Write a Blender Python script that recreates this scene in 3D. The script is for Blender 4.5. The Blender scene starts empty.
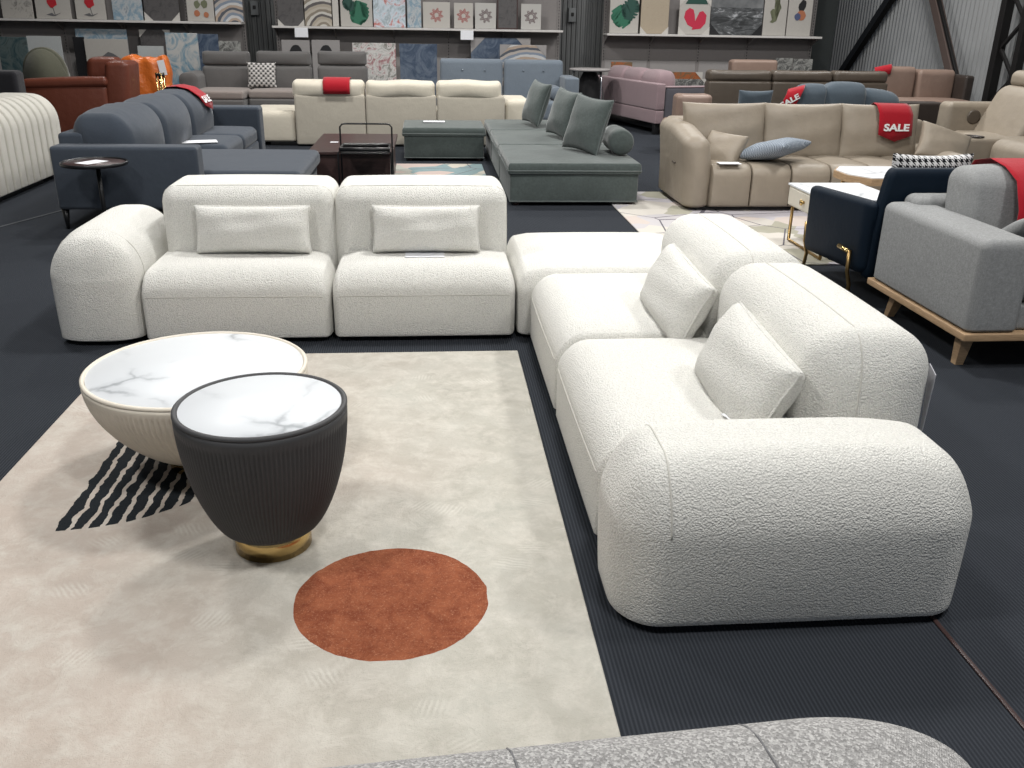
import bpy, bmesh, math, random
import mathutils
from mathutils import Vector, Matrix
from math import sin, cos, pi, radians, sqrt, tan
random.seed(5)
C = bpy.context.scene.collection
S = bpy.context.scene

# ------------------------------------------------------------------ camera
FPX, HCAM = 901.0, 1.6
PITCH = math.atan(365 / FPX); ROLL = .0175; YAW = radians(5.3)
def cam_axes():
    c, s = cos(PITCH), sin(PITCH)
    fwd, r, d = Vector((0, c, -s)), Vector((1, 0, 0)), Vector((0, -s, -c))
    i = r * cos(ROLL) - d * sin(ROLL); j = r * sin(ROLL) + d * cos(ROLL)
    m = Matrix.Rotation(-YAW, 3, 'Z')
    return m @ fwd, m @ i, m @ j
FW, CI, CJ = cam_axes()
cam = bpy.data.cameras.new('camera'); co = bpy.data.objects.new('camera', cam); C.objects.link(co)
mw = Matrix((CI, -CJ, -FW)).transposed().to_4x4(); mw.translation = Vector((0, 0, HCAM))
co.matrix_world = mw
cam.sensor_width = 36; cam.lens = 36 * FPX / 1024; cam.clip_end = 100; cam.clip_start = .05
S.camera = co
def yp(u, v, y):                      # point of the vertical plane Y = y seen at a picture position
    d = FW + CI * ((u - 512) / FPX) + CJ * ((v - 384) / FPX); k = y / d.y
    return d.x * k, HCAM + d.z * k
def bx(u0, v0, u1, v1, y):            # world x and z extents of an upright rectangle at distance y
    xa, za = yp(u0, v0, y); xb, zb = yp(u1, v1, y); xc, zc = yp(u1, v0, y); xd, zd = yp(u0, v1, y)
    return ((xa + xd) / 2, (xb + xc) / 2, (zb + zd) / 2, (za + zc) / 2)

# ------------------------------------------------------------------ materials
MATS = {}
class NT:
    def __init__(s, name, rough=.8, spec=.3, metal=0):
        s.m = bpy.data.materials.new(name); s.m.use_nodes = True; s.t = s.m.node_tree
        s.b = s.t.nodes['Principled BSDF']; s.b.inputs['Roughness'].default_value = rough
        s.b.inputs['Specular IOR Level'].default_value = spec; s.b.inputs['Metallic'].default_value = metal
        s.co = s.t.nodes.new('ShaderNodeTexCoord').outputs['Object']
    def n(s, typ, **kw):
        x = s.t.nodes.new('ShaderNode' + typ)
        ins = kw.pop('ins', {})
        for k, v in kw.items(): setattr(x, k, v)
        for k, v in ins.items(): s.set(x.inputs[k], v)
        return x
    def set(s, inp, v):
        if hasattr(v, 'is_output'): s.t.links.new(v, inp)
        elif isinstance(v, tuple) and len(v) == 3 and inp.type == 'RGBA': inp.default_value = (*v, 1)
        else: inp.default_value = v
    def noise(s, scale, detail=3, rough=.5, vec=None, dist=0):
        return s.n('TexNoise', ins={'Vector': vec or s.co, 'Scale': scale, 'Detail': detail, 'Roughness': rough, 'Distortion': dist}).outputs['Fac']
    def vor(s, scale, vec=None, feature='F1', out='Distance', rnd=1):
        return s.n('TexVoronoi', feature=feature, ins={'Vector': vec or s.co, 'Scale': scale, 'Randomness': rnd}).outputs[out]
    def ramp(s, fac, stops, interp='LINEAR'):
        r = s.n('ValToRGB', ins={'Fac': fac}); cr = r.color_ramp; cr.interpolation = interp
        while len(cr.elements) < len(stops): cr.elements.new(.5)
        for e, (p, c) in zip(cr.elements, stops): e.position = p; e.color = (*c, 1) if len(c) == 3 else c
        return r.outputs['Color']
    def mix(s, f, a, b, mode='MIX'):
        x = s.n('Mix', data_type='RGBA', blend_type=mode); s.set(x.inputs[0], f); s.set(x.inputs[6], a); s.set(x.inputs[7], b)
        return x.outputs[2]
    def math(s, op, a, b=0, c=0):
        x = s.n('Math', operation=op); s.set(x.inputs[0], a); s.set(x.inputs[1], b); s.set(x.inputs[2], c); return x.outputs[0]
    def xyz(s, vec=None):
        return s.n('SeparateXYZ', ins={0: vec or s.co}).outputs
    def mapping(s, scale=(1, 1, 1), rot=(0, 0, 0), loc=(0, 0, 0), vec=None):
        return s.n('Mapping', ins={'Vector': vec or s.co, 'Scale': scale, 'Rotation': rot, 'Location': loc}).outputs[0]
    def bump(s, h, strength=.5, dist=.01, normal=None):
        x = s.n('Bump', ins={'Height': h, 'Strength': strength, 'Distance': dist})
        if normal: s.set(x.inputs['Normal'], normal)
        return x.outputs[0]
    def col(s, c): s.set(s.b.inputs['Base Color'], c); return s
    def norm(s, c): s.set(s.b.inputs['Normal'], c); return s
    def done(s, key): MATS[key] = s.m; return s.m

def sh(c, k): return tuple(min(1, x * k) for x in c)
def fabric(key, c, scale=260, var=.16, bump=.35, rough=.9, sheen=.2, blot=.12):
    t = NT(key, rough, .15)
    n = t.noise(scale, 2, .6); w = t.noise(5, 3, .6)
    a = t.mix(n, sh(c, 1 - var * 2), sh(c, 1 + var * 2))
    a = t.mix(w, sh(c, 1 - blot), a) if blot else a
    t.col(a); t.norm(t.bump(n, bump, .004, t.bump(w, .25, .03)))
    t.b.inputs['Sheen Weight'].default_value = sheen; t.b.inputs['Sheen Roughness'].default_value = .5
    return t.done(key)
def tweed(key, c, scale=230, c2=None):
    t = NT(key, .92, .1)
    v = t.mapping((1, 1, 1), (.0, 0, .6))
    a = t.n('TexVoronoi', ins={'Vector': v, 'Scale': scale, 'Randomness': .7}).outputs
    n = t.noise(scale * 1.5, 2, .7); g = t.xyz(a['Color'])[0]
    colr = t.ramp(g, [(0, sh(c, .55)), (.5, c), (1, c2 or sh(c, 1.55))])
    colr = t.mix(.35, colr, t.mix(n, sh(c, .6), sh(c, 1.4)))
    t.col(colr); t.norm(t.bump(a['Distance'], .5, .004)); return t.done(key)
def linen(key, c):
    t = NT(key, .92, .12)
    a = t.noise(60, 3, .7, t.mapping((1, 1, 12))); b = t.noise(60, 3, .7, t.mapping((12, 1, 1))); d = t.noise(60, 3, .7, t.mapping((1, 12, 1)))
    s = t.math('ADD', t.math('ADD', a, b), d)
    t.col(t.ramp(t.math('MULTIPLY', s, .333), [(.3, sh(c, .6)), (.5, c), (.7, sh(c, 1.5))])); t.norm(t.bump(s, .3, .004)); return t.done(key)
def boucle(key, c):
    t = NT(key, .95, .1)
    nz = t.n('TexNoise', ins={'Vector': t.co, 'Scale': 40, 'Detail': 2}).outputs['Color']
    wv = t.n('Mix', data_type='VECTOR'); t.set(wv.inputs[0], .006); t.set(wv.inputs[4], t.co); t.set(wv.inputs[5], nz)
    vv = wv.outputs[1]
    f = t.vor(165, vv, 'F1'); n = t.noise(480, 2, .6); g = t.noise(60, 3, .6); f2 = t.vor(310, vv, 'F1')
    h = t.math('SUBTRACT', t.math('MULTIPLY', n, .25), t.math('MULTIPLY', f, .9)); h = t.math('SUBTRACT', h, t.math('MULTIPLY', f2, .4)); h = t.math('ADD', h, t.math('MULTIPLY', g, .5))
    t.col(t.mix(t.ramp(f, [(.2, (0, 0, 0)), (.8, (1, 1, 1))]), sh(c, 1.04), sh(c, .86)))
    t.norm(t.bump(h, .85, .0052))
    t.b.inputs['Sheen Weight'].default_value = .15
    return t.done(key)
def leather(key, c, rough=.42, spec=.4, wr=.3):
    t = NT(key, rough, spec)
    w = t.noise(6, 4, .6); v = t.vor(220)
    t.col(t.mix(w, sh(c, .85), sh(c, 1.12))); t.norm(t.bump(v, .15, .002, t.bump(w, wr, .03))); return t.done(key)
def plain(key, c, rough=.5, spec=.4, metal=0):
    t = NT(key, rough, spec, metal); t.col(t.mix(t.noise(30, 3), sh(c, .93), sh(c, 1.05))); return t.done(key)
def wood(key, c, rough=.45):
    t = NT(key, rough, .35); n = t.noise(14, 4, .6, t.mapping((1, 1, 9)), .6)
    t.col(t.ramp(n, [(.3, sh(c, .72)), (.55, c), (.8, sh(c, 1.2))])); t.norm(t.bump(n, .1, .003)); return t.done(key)

boucle('boucle', (.80, .79, .745))
plain('seam_cream', (.60, .585, .54), .9, .1)
fabric('cream_channel', (.62, .60, .54), 320)
fabric('slate', (.052, .064, .083), 380, .2, .3)
fabric('slate_light', (.085, .11, .135), 380)
fabric('green_velvet', (.088, .108, .103), 45, .22, .35, .75, .35, .35)
fabric('green_piping', (.13, .15, .145), 200)
fabric('blue_grey', (.16, .19, .225), 260)
fabric('mauve', (.30, .22, .235), 260)
fabric('mauve_side', (.105, .102, .118), 320)
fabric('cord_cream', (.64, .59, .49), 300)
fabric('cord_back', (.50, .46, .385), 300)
fabric('recliner_grey', (.125, .12, .118), 320)
fabric('recliner_seat', (.29, .25, .23), 320)
fabric('charcoal', (.018, .018, .022), 300)
fabric('black_cloth', (.010, .010, .011), 200)
fabric('red_cloth', (.36, .008, .018), 300, .12, .2)
fabric('olive', (.115, .115, .085), 200)
tweed('tweed_grey', (.30, .295, .29), 330, (.60, .59, .58))
linen('linen_grey', (.27, .275, .275))
linen('linen_dark', (.17, .17, .175))
leather('beige_leather', (.30, .255, .20), .5)
leather('taupe_leather', (.09, .072, .056), .42)
leather('brown_leather', (.135, .038, .022), .42)
leather('rose_leather', (.25, .175, .14), .45)
leather('dark_leather', (.035, .026, .022), .5)
leather('orange_leather', (.62, .15, .025), .35, .5, 1.0)
leather('navy', (.0035, .010, .020), .6, .15, .12)
plain('black_metal', (.012, .012, .013), .35, .5)
plain('truss_black', (.012, .011, .011), .5, .3)
plain('truss_rust', (.115, .085, .075), .6, .3)
plain('gold', (.66, .47, .20), .22, .5, 1)
plain('dull_gold', (.42, .28, .12), .32, .5, 1)
plain('chrome', (.6, .6, .62), .2, .5, 1)
wood('oak', (.43, .29, .17)); wood('dark_wood', (.055, .032, .030), .38)
plain('table_cream', (.74, .68, .58), .42, .4)
plain('table_char', (.060, .060, .063), .55, .3)
plain('paper', (.80, .81, .84), .7, .2)
plain('lacquer', (.66, .62, .53), .3, .5)
plain('shelf_white', (.58, .56, .54), .5, .3)
plain('panel', (.215, .20, .195), .6, .25)
plain('panel_low', (.30, .285, .28), .6, .25)
plain('slot', (.03, .03, .03), .8)
plain('white_letter', (.85, .85, .85), .6)
plain('dark_wall', (.045, .050, .050), .85, .1)
plain('metal_grey', (.20, .21, .215), .45, .4)
plain('tag_cloth', (.42, .42, .45), .8)
plain('strip', (.075, .08, .088), .9, .1)
plain('card', (.50, .48, .45), .8, .1)

def marble(key):
    t = NT(key, .36, .14)
    w = t.n('TexNoise', ins={'Vector': t.co, 'Scale': 2.2, 'Detail': 5, 'Roughness': .6})
    v2 = t.n('Mix', data_type='VECTOR'); t.set(v2.inputs[0], .25); t.set(v2.inputs[4], t.co); t.set(v2.inputs[5], w.outputs['Color'])
    e = t.n('TexVoronoi', feature='DISTANCE_TO_EDGE', ins={'Vector': v2.outputs[1], 'Scale': 3.1}).outputs['Distance']
    m = t.noise(3.5, 3)
    vein = t.math('MULTIPLY', t.ramp(e, [(0, (1, 1, 1)), (.035, (.25, .25, .25)), (.10, (0, 0, 0))]), t.ramp(m, [(.42, (0, 0, 0)), (.62, (1, 1, 1))]))
    t.col(t.mix(vein, (.70, .725, .75), (.36, .38, .40))); return t.done(key)
marble('marble')

def floor_mat():
    t = NT('ribbed_carpet', .97, .08)
    x, y, z = t.xyz()
    rib = t.math('SINE', t.math('MULTIPLY', x, 2 * pi / .0115)); rib2 = t.math('MULTIPLY_ADD', rib, .5, .5)
    n = t.noise(420, 2, .7); big = t.noise(1.1, 4, .6)
    c = t.mix(rib2, (.013, .016, .021), (.042, .048, .058))
    c = t.mix(t.math('MULTIPLY', n, .45), c, (.055, .060, .070))
    c = t.mix(t.math('MULTIPLY', big, .5), c, t.mix(.5, c, (.030, .031, .036)))
    t.col(c); h = t.math('ADD', rib2, t.math('MULTIPLY', n, .6)); t.norm(t.bump(h, .6, .004)); return t.done('floor')
floor_mat()

def rug_mat():
    t = NT('abstract_rug', .95, .08)
    x, y, z = t.xyz()                       # origin at the middle of the rug (-.575, 2.86)
    n1 = t.noise(3.6, 7, .72, None, .25); n2 = t.noise(9, 7, .75, None, .3); n3 = t.noise(320, 2, .6); n4 = t.noise(1.1, 2)
    base = t.ramp(n1, [(.3, (.39, .36, .315)), (.45, (.49, .455, .40)), (.58, (.55, .52, .465)), (.72, (.42, .405, .36))])
    pink = t.mix(.5, base, (.53, .43, .375)); grn = t.mix(.35, base, (.42, .43, .38))
    side = t.math('ADD', t.math('MULTIPLY', x, .45), t.math('MULTIPLY_ADD', n4, 1.0, -.02))
    base = t.mix(t.ramp(side, [(.3, (0, 0, 0)), (.75, (1, 1, 1))]), pink, grn)
    base = t.mix(t.ramp(n2, [(.45, (0, 0, 0)), (.70, (.8, .8, .8))]), base, (.64, .61, .55))
    vo = t.n('TexVoronoi', ins={'Vector': t.n('Mapping', ins={'Vector': t.co, 'Scale': (1, 1.5, 1), 'Rotation': (0, 0, .5)}).outputs[0], 'Scale': 5.5, 'Randomness': 1})
    cc = t.xyz(vo.outputs['Color']); pl = t.xyz(t.n('VectorMath', operation='SUBTRACT', ins={0: t.co, 1: vo.outputs['Position']}).outputs[0])
    ang = t.math('MULTIPLY', cc[0], 6.28); lin = t.math('ADD', t.math('MULTIPLY', pl[0], t.math('COSINE', ang)), t.math('MULTIPLY', pl[1], t.math('SINE', ang)))
    fan = t.math('SINE', t.math('ADD', t.math('MULTIPLY', lin, 420), t.math('MULTIPLY', t.noise(30, 2), 6)))
    patch = t.math('MULTIPLY', t.math('GREATER_THAN', cc[1], .6), t.ramp(vo.outputs['Distance'], [(.2, (1, 1, 1)), (.42, (0, 0, 0))]))
    base = t.mix(t.math('MULTIPLY', t.math('MULTIPLY_ADD', fan, .5, .5), t.math('MULTIPLY', patch, .45)), base, (.68, .66, .60))
    # terracotta disc
    cx, cy = -.137 + .575, 2.235 - 2.86
    jx = t.math('MULTIPLY_ADD', t.noise(16, 3), .05, -.025)
    dx = t.math('DIVIDE', t.math('SUBTRACT', x, cx), .283); dy = t.math('DIVIDE', t.math('SUBTRACT', y, cy), .275)
    r = t.math('SQRT', t.math('ADD', t.math('MULTIPLY', dx, dx), t.math('MULTIPLY', dy, dy)))
    r = t.math('ADD', r, t.math('MULTIPLY', jx, .9))
    rust = t.mix(t.ramp(t.noise(14, 7, .8, None, .5), [(.4, (0, 0, 0)), (.7, (1, 1, 1))]), (.19, .045, .019), (.36, .115, .052))
    rust = t.mix(t.ramp(t.noise(190, 2, .8), [(.55, (0, 0, 0)), (.75, (1, 1, 1))]), rust, (.42, .19, .11))
    base = t.mix(t.math('LESS_THAN', r, 1.0), base, rust)
    # striped half disc
    hx, hy = -1.265 + .575, 3.25 - 2.86
    ex = t.math('SUBTRACT', x, hx); ey = t.math('SUBTRACT', y, hy)
    wob = t.math('MULTIPLY_ADD', t.noise(13, 3), .045, -.0225)
    hr = t.math('SQRT', t.math('ADD', t.math('MULTIPLY', ex, ex), t.math('MULTIPLY', ey, ey)))
    hr = t.math('ADD', hr, t.math('MULTIPLY', wob, .4))
    ins = t.math('MULTIPLY', t.math('LESS_THAN', hr, .567), t.math('GREATER_THAN', t.math('ADD', ex, t.math('MULTIPLY', wob, .4)), 0))
    st = t.math('FRACT', t.math('DIVIDE', t.math('ADD', t.math('ADD', ex, wob), .006), .052))
    dark = t.math('MULTIPLY', ins, t.math('GREATER_THAN', st, .31))
    nv = t.mix(t.noise(200, 2, .8), (.003, .006, .010), (.013, .021, .030))
    base = t.mix(dark, base, nv)
    base = t.mix(t.math('MULTIPLY', n3, .22), base, t.mix(.5, base, (.25, .22, .18)))
    t.col(base)
    h = t.math('ADD', t.math('MULTIPLY', n3, .25), t.math('ADD', n2, n1)); t.norm(t.bump(h, .6, .014)); 
    return t.done('rug')
rug_mat()
def patch_rug(key, pal, scale=2.3):
    t = NT(key, .95, .08); v = t.mapping((1, 1, 1), (0, 0, .5))
    vo = t.n('TexVoronoi', distance='MANHATTAN', ins={'Vector': v, 'Scale': scale}); g = t.xyz(vo.outputs['Color'])[0]
    st = [(i / len(pal), c) for i, c in enumerate(pal)]
    c = t.ramp(g, st, 'CONSTANT'); n = t.noise(9, 5, .7)
    ed = t.n('TexVoronoi', feature='DISTANCE_TO_EDGE', ins={'Vector': v, 'Scale': 1.3}).outputs['Distance']
    c = t.mix(t.math('MULTIPLY', n, .3), c, (.62, .58, .53)); c = t.mix(t.math('LESS_THAN', ed, .008), c, (.13, .12, .14))
    t.col(c); t.norm(t.bump(t.noise(250, 2), .3, .004)); return t.done(key)
patch_rug('rug_pastel', [(.52, .49, .45), (.46, .44, .48), (.33, .32, .25), (.58, .55, .50), (.54, .47, .43), (.49, .47, .49)])
patch_rug('rug_teal', [(.33, .34, .30), (.13, .22, .24), (.42, .33, .30), (.44, .41, .35)], 2.5)

def houndstooth(key, a, b, scale=30, dg=0):
    t = NT(key, .9, .1); v = t.mapping((1, 1, 1), (0, dg, 0)); x, z, y = t.xyz(v)
    fx = t.math('FRACT', t.math('MULTIPLY', x, scale)); fy = t.math('FRACT', t.math('MULTIPLY', y, scale))
    cx = t.math('LESS_THAN', fx, .5); cy = t.math('LESS_THAN', fy, .5)
    tw = t.math('LESS_THAN', t.math('FRACT', t.math('MULTIPLY', t.math('ADD', fx, fy), 2)), .5)
    s = t.math('ADD', cx, cy); both = t.math('GREATER_THAN', s, 1.5); one = t.math('COMPARE', s, 1, .1)
    f = t.math('ADD', both, t.math('MULTIPLY', one, tw))
    t.col(t.mix(f, a, b)); return t.done(key)
houndstooth('hound', (.60, .60, .60), (.010, .010, .012), 27)
houndstooth('blue_weave', (.34, .38, .43), (.15, .18, .22), 60, .78)
houndstooth('hound_small', (.6, .58, .56), (.05, .05, .05), 20, .78)

def corrugated(key, c, rough=.45):
    t = NT(key, rough, .4, .3); n = t.noise(1.2, 4); t.col(t.mix(n, sh(c, .75), sh(c, 1.2))); return t.done(key)
corrugated('corr_grey', (.17, .175, .175)); corrugated('corr_light', (.46, .47, .475)); corrugated('corr_white', (.52, .53, .53))

def art(key, kind, pal, scale=4.0):
    t = NT(key, .5, .35)
    if kind == 'noise':
        n = t.noise(scale, 5, .7, None, 1.5)
        st = [(.25 + .5 * i / (len(pal) - 1), c) for i, c in enumerate(pal)]; c = t.ramp(n, st)
    elif kind == 'arcs':
        x, y, z = t.xyz(t.mapping((1, 1, 1), loc=(-.08, 0, .44))); 
        r = t.math('SQRT', t.math('ADD', t.math('MULTIPLY', x, x), t.math('MULTIPLY', z, z)))
        r = t.math('ADD', r, t.math('MULTIPLY', t.noise(5, 2), .06)); f = t.math('FRACT', t.math('MULTIPLY', r, scale * .55))
        st = [(i / len(pal), c) for i, c in enumerate(pal)]; c = t.ramp(f, st, 'CONSTANT')
    elif kind == 'sea':
        x, y, z = t.xyz(); n = t.noise(5, 5, .7, t.mapping((.6, 1, 2.2)), 1.2)
        lo = t.ramp(n, [(.4, pal[0]), (.55, pal[1]), (.66, pal[2])]); up = t.ramp(t.noise(4, 5, .6), [(.35, pal[1]), (.7, pal[3])])
        c = t.mix(t.math('GREATER_THAN', z, .05), lo, up)
    elif kind == 'mandala':
        x, y, z = t.xyz(); r = t.math('SQRT', t.math('ADD', t.math('MULTIPLY', x, x), t.math('MULTIPLY', z, z)))
        a = t.math('ARCTAN2', x, z); pet = t.math('MULTIPLY_ADD', t.math('SINE', t.math('MULTIPLY', a, 8)), .02, .10)
        ring = t.math('MULTIPLY', t.math('LESS_THAN', r, pet), t.math('GREATER_THAN', r, .035)); n = t.noise(60, 3, .7)
        ring = t.math('MULTIPLY', ring, t.math('GREATER_THAN', n, .42))
        c = t.mix(ring, pal[0], pal[1])
    t.col(c); return t.done(key)
art('art_blue', 'noise', [(.5, .5, .48), (.16, .26, .34), (.42, .44, .45), (.07, .12, .17)], 4)
art('art_splash', 'noise', [(.45, .45, .43), (.42, .42, .41), (.10, .22, .30), (.05, .13, .20)], 3)
art('art_dark', 'noise', [(.045, .043, .045), (.09, .085, .085), (.03, .03, .032)], 8)
art('art_darkleaf', 'noise', [(.010, .016, .02), (.09, .12, .12), (.02, .05, .06), (.16, .17, .17)], 3)
art('art_strokes', 'noise', [(.40, .38, .35), (.42, .40, .37), (.05, .05, .05)], 7)
art('art_floral', 'noise', [(.55, .54, .52), (.30, .12, .13), (.60, .60, .58), (.16, .15, .13), (.7, .7, .7)], 6)
art('art_tropic', 'noise', [(.62, .64, .66), (.45, .11, .08), (.52, .60, .66), (.28, .33, .36), (.7, .74, .76)], 3.5)
art('art_burlap', 'noise', [(.30, .25, .18), (.38, .32, .24), (.26, .21, .15)], 60)
art('art_navy', 'noise', [(.02, .035, .07), (.05, .075, .12), (.12, .15, .2), (.03, .04, .07)], 3)
art('art_flower', 'noise', [(.04, .03, .02), (.35, .10, .03), (.10, .10, .06), (.45, .22, .06)], 7)
art('art_bw', 'noise', [(.42, .42, .40), (.05, .05, .05), (.35, .35, .33), (.08, .08, .08)], 7)
art('art_arcs', 'arcs', [(.36, .32, .26), (.10, .09, .09), (.50, .48, .44), (.22, .19, .15), (.42, .38, .32)], 9)
art('art_arcs2', 'arcs', [(.20, .24, .30), (.40, .36, .33), (.08, .09, .11), (.38, .30, .24), (.5, .5, .5)], 9)
art('art_sea', 'sea', [(.03, .032, .034), (.10, .105, .11), (.42, .43, .45), (.20, .205, .21)])
art('art_mandala', 'mandala', [(.42, .40, .37), (.30, .13, .12)]); art('art_mandala2', 'mandala', [(.42, .41, .39), (.16, .13, .13)])
plain('art_white', (.42, .40, .37), .6); plain('art_pale', (.45, .47, .47), .5)
plain('ink_red', (.42, .02, .03)); plain('ink_green', (.02, .13, .075)); plain('ink_dkgreen', (.012, .06, .045)); plain('ink_black', (.012, .012, .014))
plain('ink_grey', (.12, .12, .125)); plain('ink_sprig', (.14, .15, .09)); plain('ink_orange', (.38, .14, .07)); plain('ink_blue', (.07, .09, .18)); plain('poppy', (.48, .02, .055))

# ------------------------------------------------------------------ geometry helpers
def link(name, me, mat, parent=None, loc=(0, 0, 0), rot=(0, 0, 0)):
    o = bpy.data.objects.new(name, me); C.objects.link(o)
    if mat: me.materials.append(MATS[mat])
    o.location = loc; o.rotation_euler = rot
    if parent: o.parent = parent
    return o
def fin(name, bm, mat, parent=None, loc=(0, 0, 0), rot=(0, 0, 0), smooth=True):
    bmesh.ops.recalc_face_normals(bm, faces=bm.faces)
    me = bpy.data.meshes.new(name); bm.to_mesh(me); bm.free()
    for p in me.polygons: p.use_smooth = smooth
    return link(name, me, mat, parent, loc, rot)
def tag(o, label=None, cat=None, group=None, kind=None):
    if label: o['label'] = label
    if cat: o['category'] = cat
    if group: o['group'] = group
    if kind: o['kind'] = kind
    return o
def coords(h, rn, rp, K, M):
    a = [-h + rn * (1 - tan(radians(45) * (K - k) / K) ) for k in range(K)]
    lo, hi = -h + rn, h - rp
    a += [lo + (hi - lo) * k / M for k in range(M + 1)]
    a += [h - rp * (1 - tan(radians(45) * k / K)) for k in range(1, K + 1)]
    return a
def rb(size, r, K=4, M=6, puff=(0, 0, 0), fn=None, off=(0, 0, 0), bm=None):
    """box with elliptical rounding; r = number or ((x-,x+),(y-,y+),(z-,z+)); returns bmesh and the surface map"""
    h = [s / 2 for s in size]
    if not isinstance(r, (tuple, list)): r = [(r, r)] * 3
    r = [(x, x) if not isinstance(x, (tuple, list)) else x for x in r]
    r = [(min(a, h[i] * .98), min(b, h[i] * .98)) for i, (a, b) in enumerate(r)]
    def mp(p):
        q, d, rr = [0] * 3, [0] * 3, [1] * 3
        for i in range(3):
            hi, lo = h[i] - r[i][1], -h[i] + r[i][0]
            if p[i] > hi + 1e-9: q[i] = hi; rr[i] = r[i][1]; d[i] = (p[i] - hi) / rr[i]
            elif p[i] < lo - 1e-9: q[i] = lo; rr[i] = r[i][0]; d[i] = (p[i] - lo) / rr[i]
            else: q[i] = p[i]
        m = max(abs(x) for x in d); l = sqrt(sum(x * x for x in d)); s = m / l if l > 1e-9 else 0
        v = [q[i] + d[i] * s * rr[i] for i in range(3)]
        u = [v[i] / h[i] for i in range(3)]
        for i in range(3):
            j, k = (i + 1) % 3, (i + 2) % 3
            v[i] += puff[i] * u[i] * (1 - u[j] ** 2) * (1 - u[k] ** 2)
        v = Vector(v)
        if fn: v = fn(v)
        return v + Vector(off)
    ax = [coords(h[i], r[i][0], r[i][1], K, M) for i in range(3)]
    bm = bm or bmesh.new(); vs = {}
    def V(i, j, k):
        if (i, j, k) not in vs: vs[i, j, k] = bm.verts.new(mp((ax[0][i], ax[1][j], ax[2][k])))
        return vs[i, j, k]
    n = [len(a) - 1 for a in ax]
    for a in range(3):
        b, c = (a + 1) % 3, (a + 2) % 3
        for e in (0, n[a]):
            for p in range(n[b]):
                for q in range(n[c]):
                    ids = []
                    for (pp, qq) in ((p, q), (p + 1, q), (p + 1, q + 1), (p, q + 1)):
                        t = [0] * 3; t[a] = e; t[b] = pp; t[c] = qq; ids.append(V(*t))
                    bm.faces.new(ids)
    return bm, mp
def tube(bm, pts, rad, n=6, closed=False):
    pts = [Vector(p) for p in pts]; N = len(pts); rings = []; up = None
    for i, p in enumerate(pts):
        a = pts[(i - 1) % N] if (closed or i > 0) else p; b = pts[(i + 1) % N] if (closed or i < N - 1) else p
        d = (b - a).normalized()
        if up is None: up = Vector((0, 0, 1)) if abs(d.z) < .9 else Vector((1, 0, 0))
        s = d.cross(up).normalized(); up = s.cross(d).normalized()
        rr = rad[i] if isinstance(rad, (list, tuple)) else rad
        rings.append([bm.verts.new(p + s * rr * cos(2 * pi * k / n) + up * rr * sin(2 * pi * k / n)) for k in range(n)])
    for i in range(N if closed else N - 1):
        A, B = rings[i], rings[(i + 1) % N]
        for k in range(n): bm.faces.new((A[k], A[(k + 1) % n], B[(k + 1) % n], B[k]))
    if not closed: bm.faces.new(rings[0]); bm.faces.new(rings[-1][::-1])
    return bm
def lathe(prof, n=48, bm=None, rfn=None):
    bm = bm or bmesh.new(); rings = []
    for i, (r, z) in enumerate(prof):
        rings.append([bm.verts.new(((r * (rfn(k, i) if rfn else 1)) * cos(2 * pi * k / n), (r * (rfn(k, i) if rfn else 1)) * sin(2 * pi * k / n), z)) for k in range(n)])
    for A, B in zip(rings, rings[1:]):
        for k in range(n): bm.faces.new((A[k], A[(k + 1) % n], B[(k + 1) % n], B[k]))
    bm.faces.new(rings[0][::-1]); bm.faces.new(rings[-1]); return bm
def prism(poly, t, bm=None):           # polygon in XZ, extruded along -y by t
    bm = bm or bmesh.new()
    a = [bm.verts.new((x, 0, z)) for x, z in poly]; b = [bm.verts.new((x, -t, z)) for x, z in poly]
    bm.faces.new(a); bm.faces.new(b[::-1]); n = len(a)
    for k in range(n): bm.faces.new((a[k], a[(k + 1) % n], b[(k + 1) % n], b[k]))
    return bm
def pillow_bm(w, h, t, pinch=.10, N=18, power=.42, wr=.006, seed=0, bow=0):
    bm = bmesh.new(); rnd = random.Random(seed); ph = [rnd.uniform(0, 6) for _ in range(6)]
    g = {}
    def pt(u, v, s):
        x = w / 2 * u * (1 - pinch * (1 - v * v)); z = h / 2 * v * (1 - pinch * (1 - u * u))
        k = max(0, (1 - u ** 2) * (1 - v ** 2)) ** power
        y = s * t / 2 * k + wr * k * (sin(5 * u + ph[0] + 3 * v) + sin(7 * v + ph[1] - 2 * u)) - bow * (1 - u * u)
        return (x, y, z)
    for s in (1, -1):
        for i in range(N + 1):
            for j in range(N + 1):
                u = sin(pi / 2 * (2 * i / N - 1)); v = sin(pi / 2 * (2 * j / N - 1)); edge = i in (0, N) or j in (0, N)
                key = (i, j, 0 if edge else s)
                if key not in g: g[key] = bm.verts.new(pt(u, v, 0 if edge else s))
    G = lambda i, j, s: g[(i, j, 0 if (i in (0, N) or j in (0, N)) else s)]
    for s in (1, -1):
        for i in range(N):
            for j in range(N):
                f = (G(i, j, s), G(i + 1, j, s), G(i + 1, j + 1, s), G(i, j + 1, s)); bm.faces.new(f if s > 0 else f[::-1])
    rim = []
    for i in range(N): rim.append((i, 0))
    for j in range(N): rim.append((N, j))
    for i in range(N): rim.append((N - i, N))
    for j in range(N): rim.append((0, N - j))
    return bm, [G(i, j, 1).co.copy() for i, j in rim]

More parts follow.
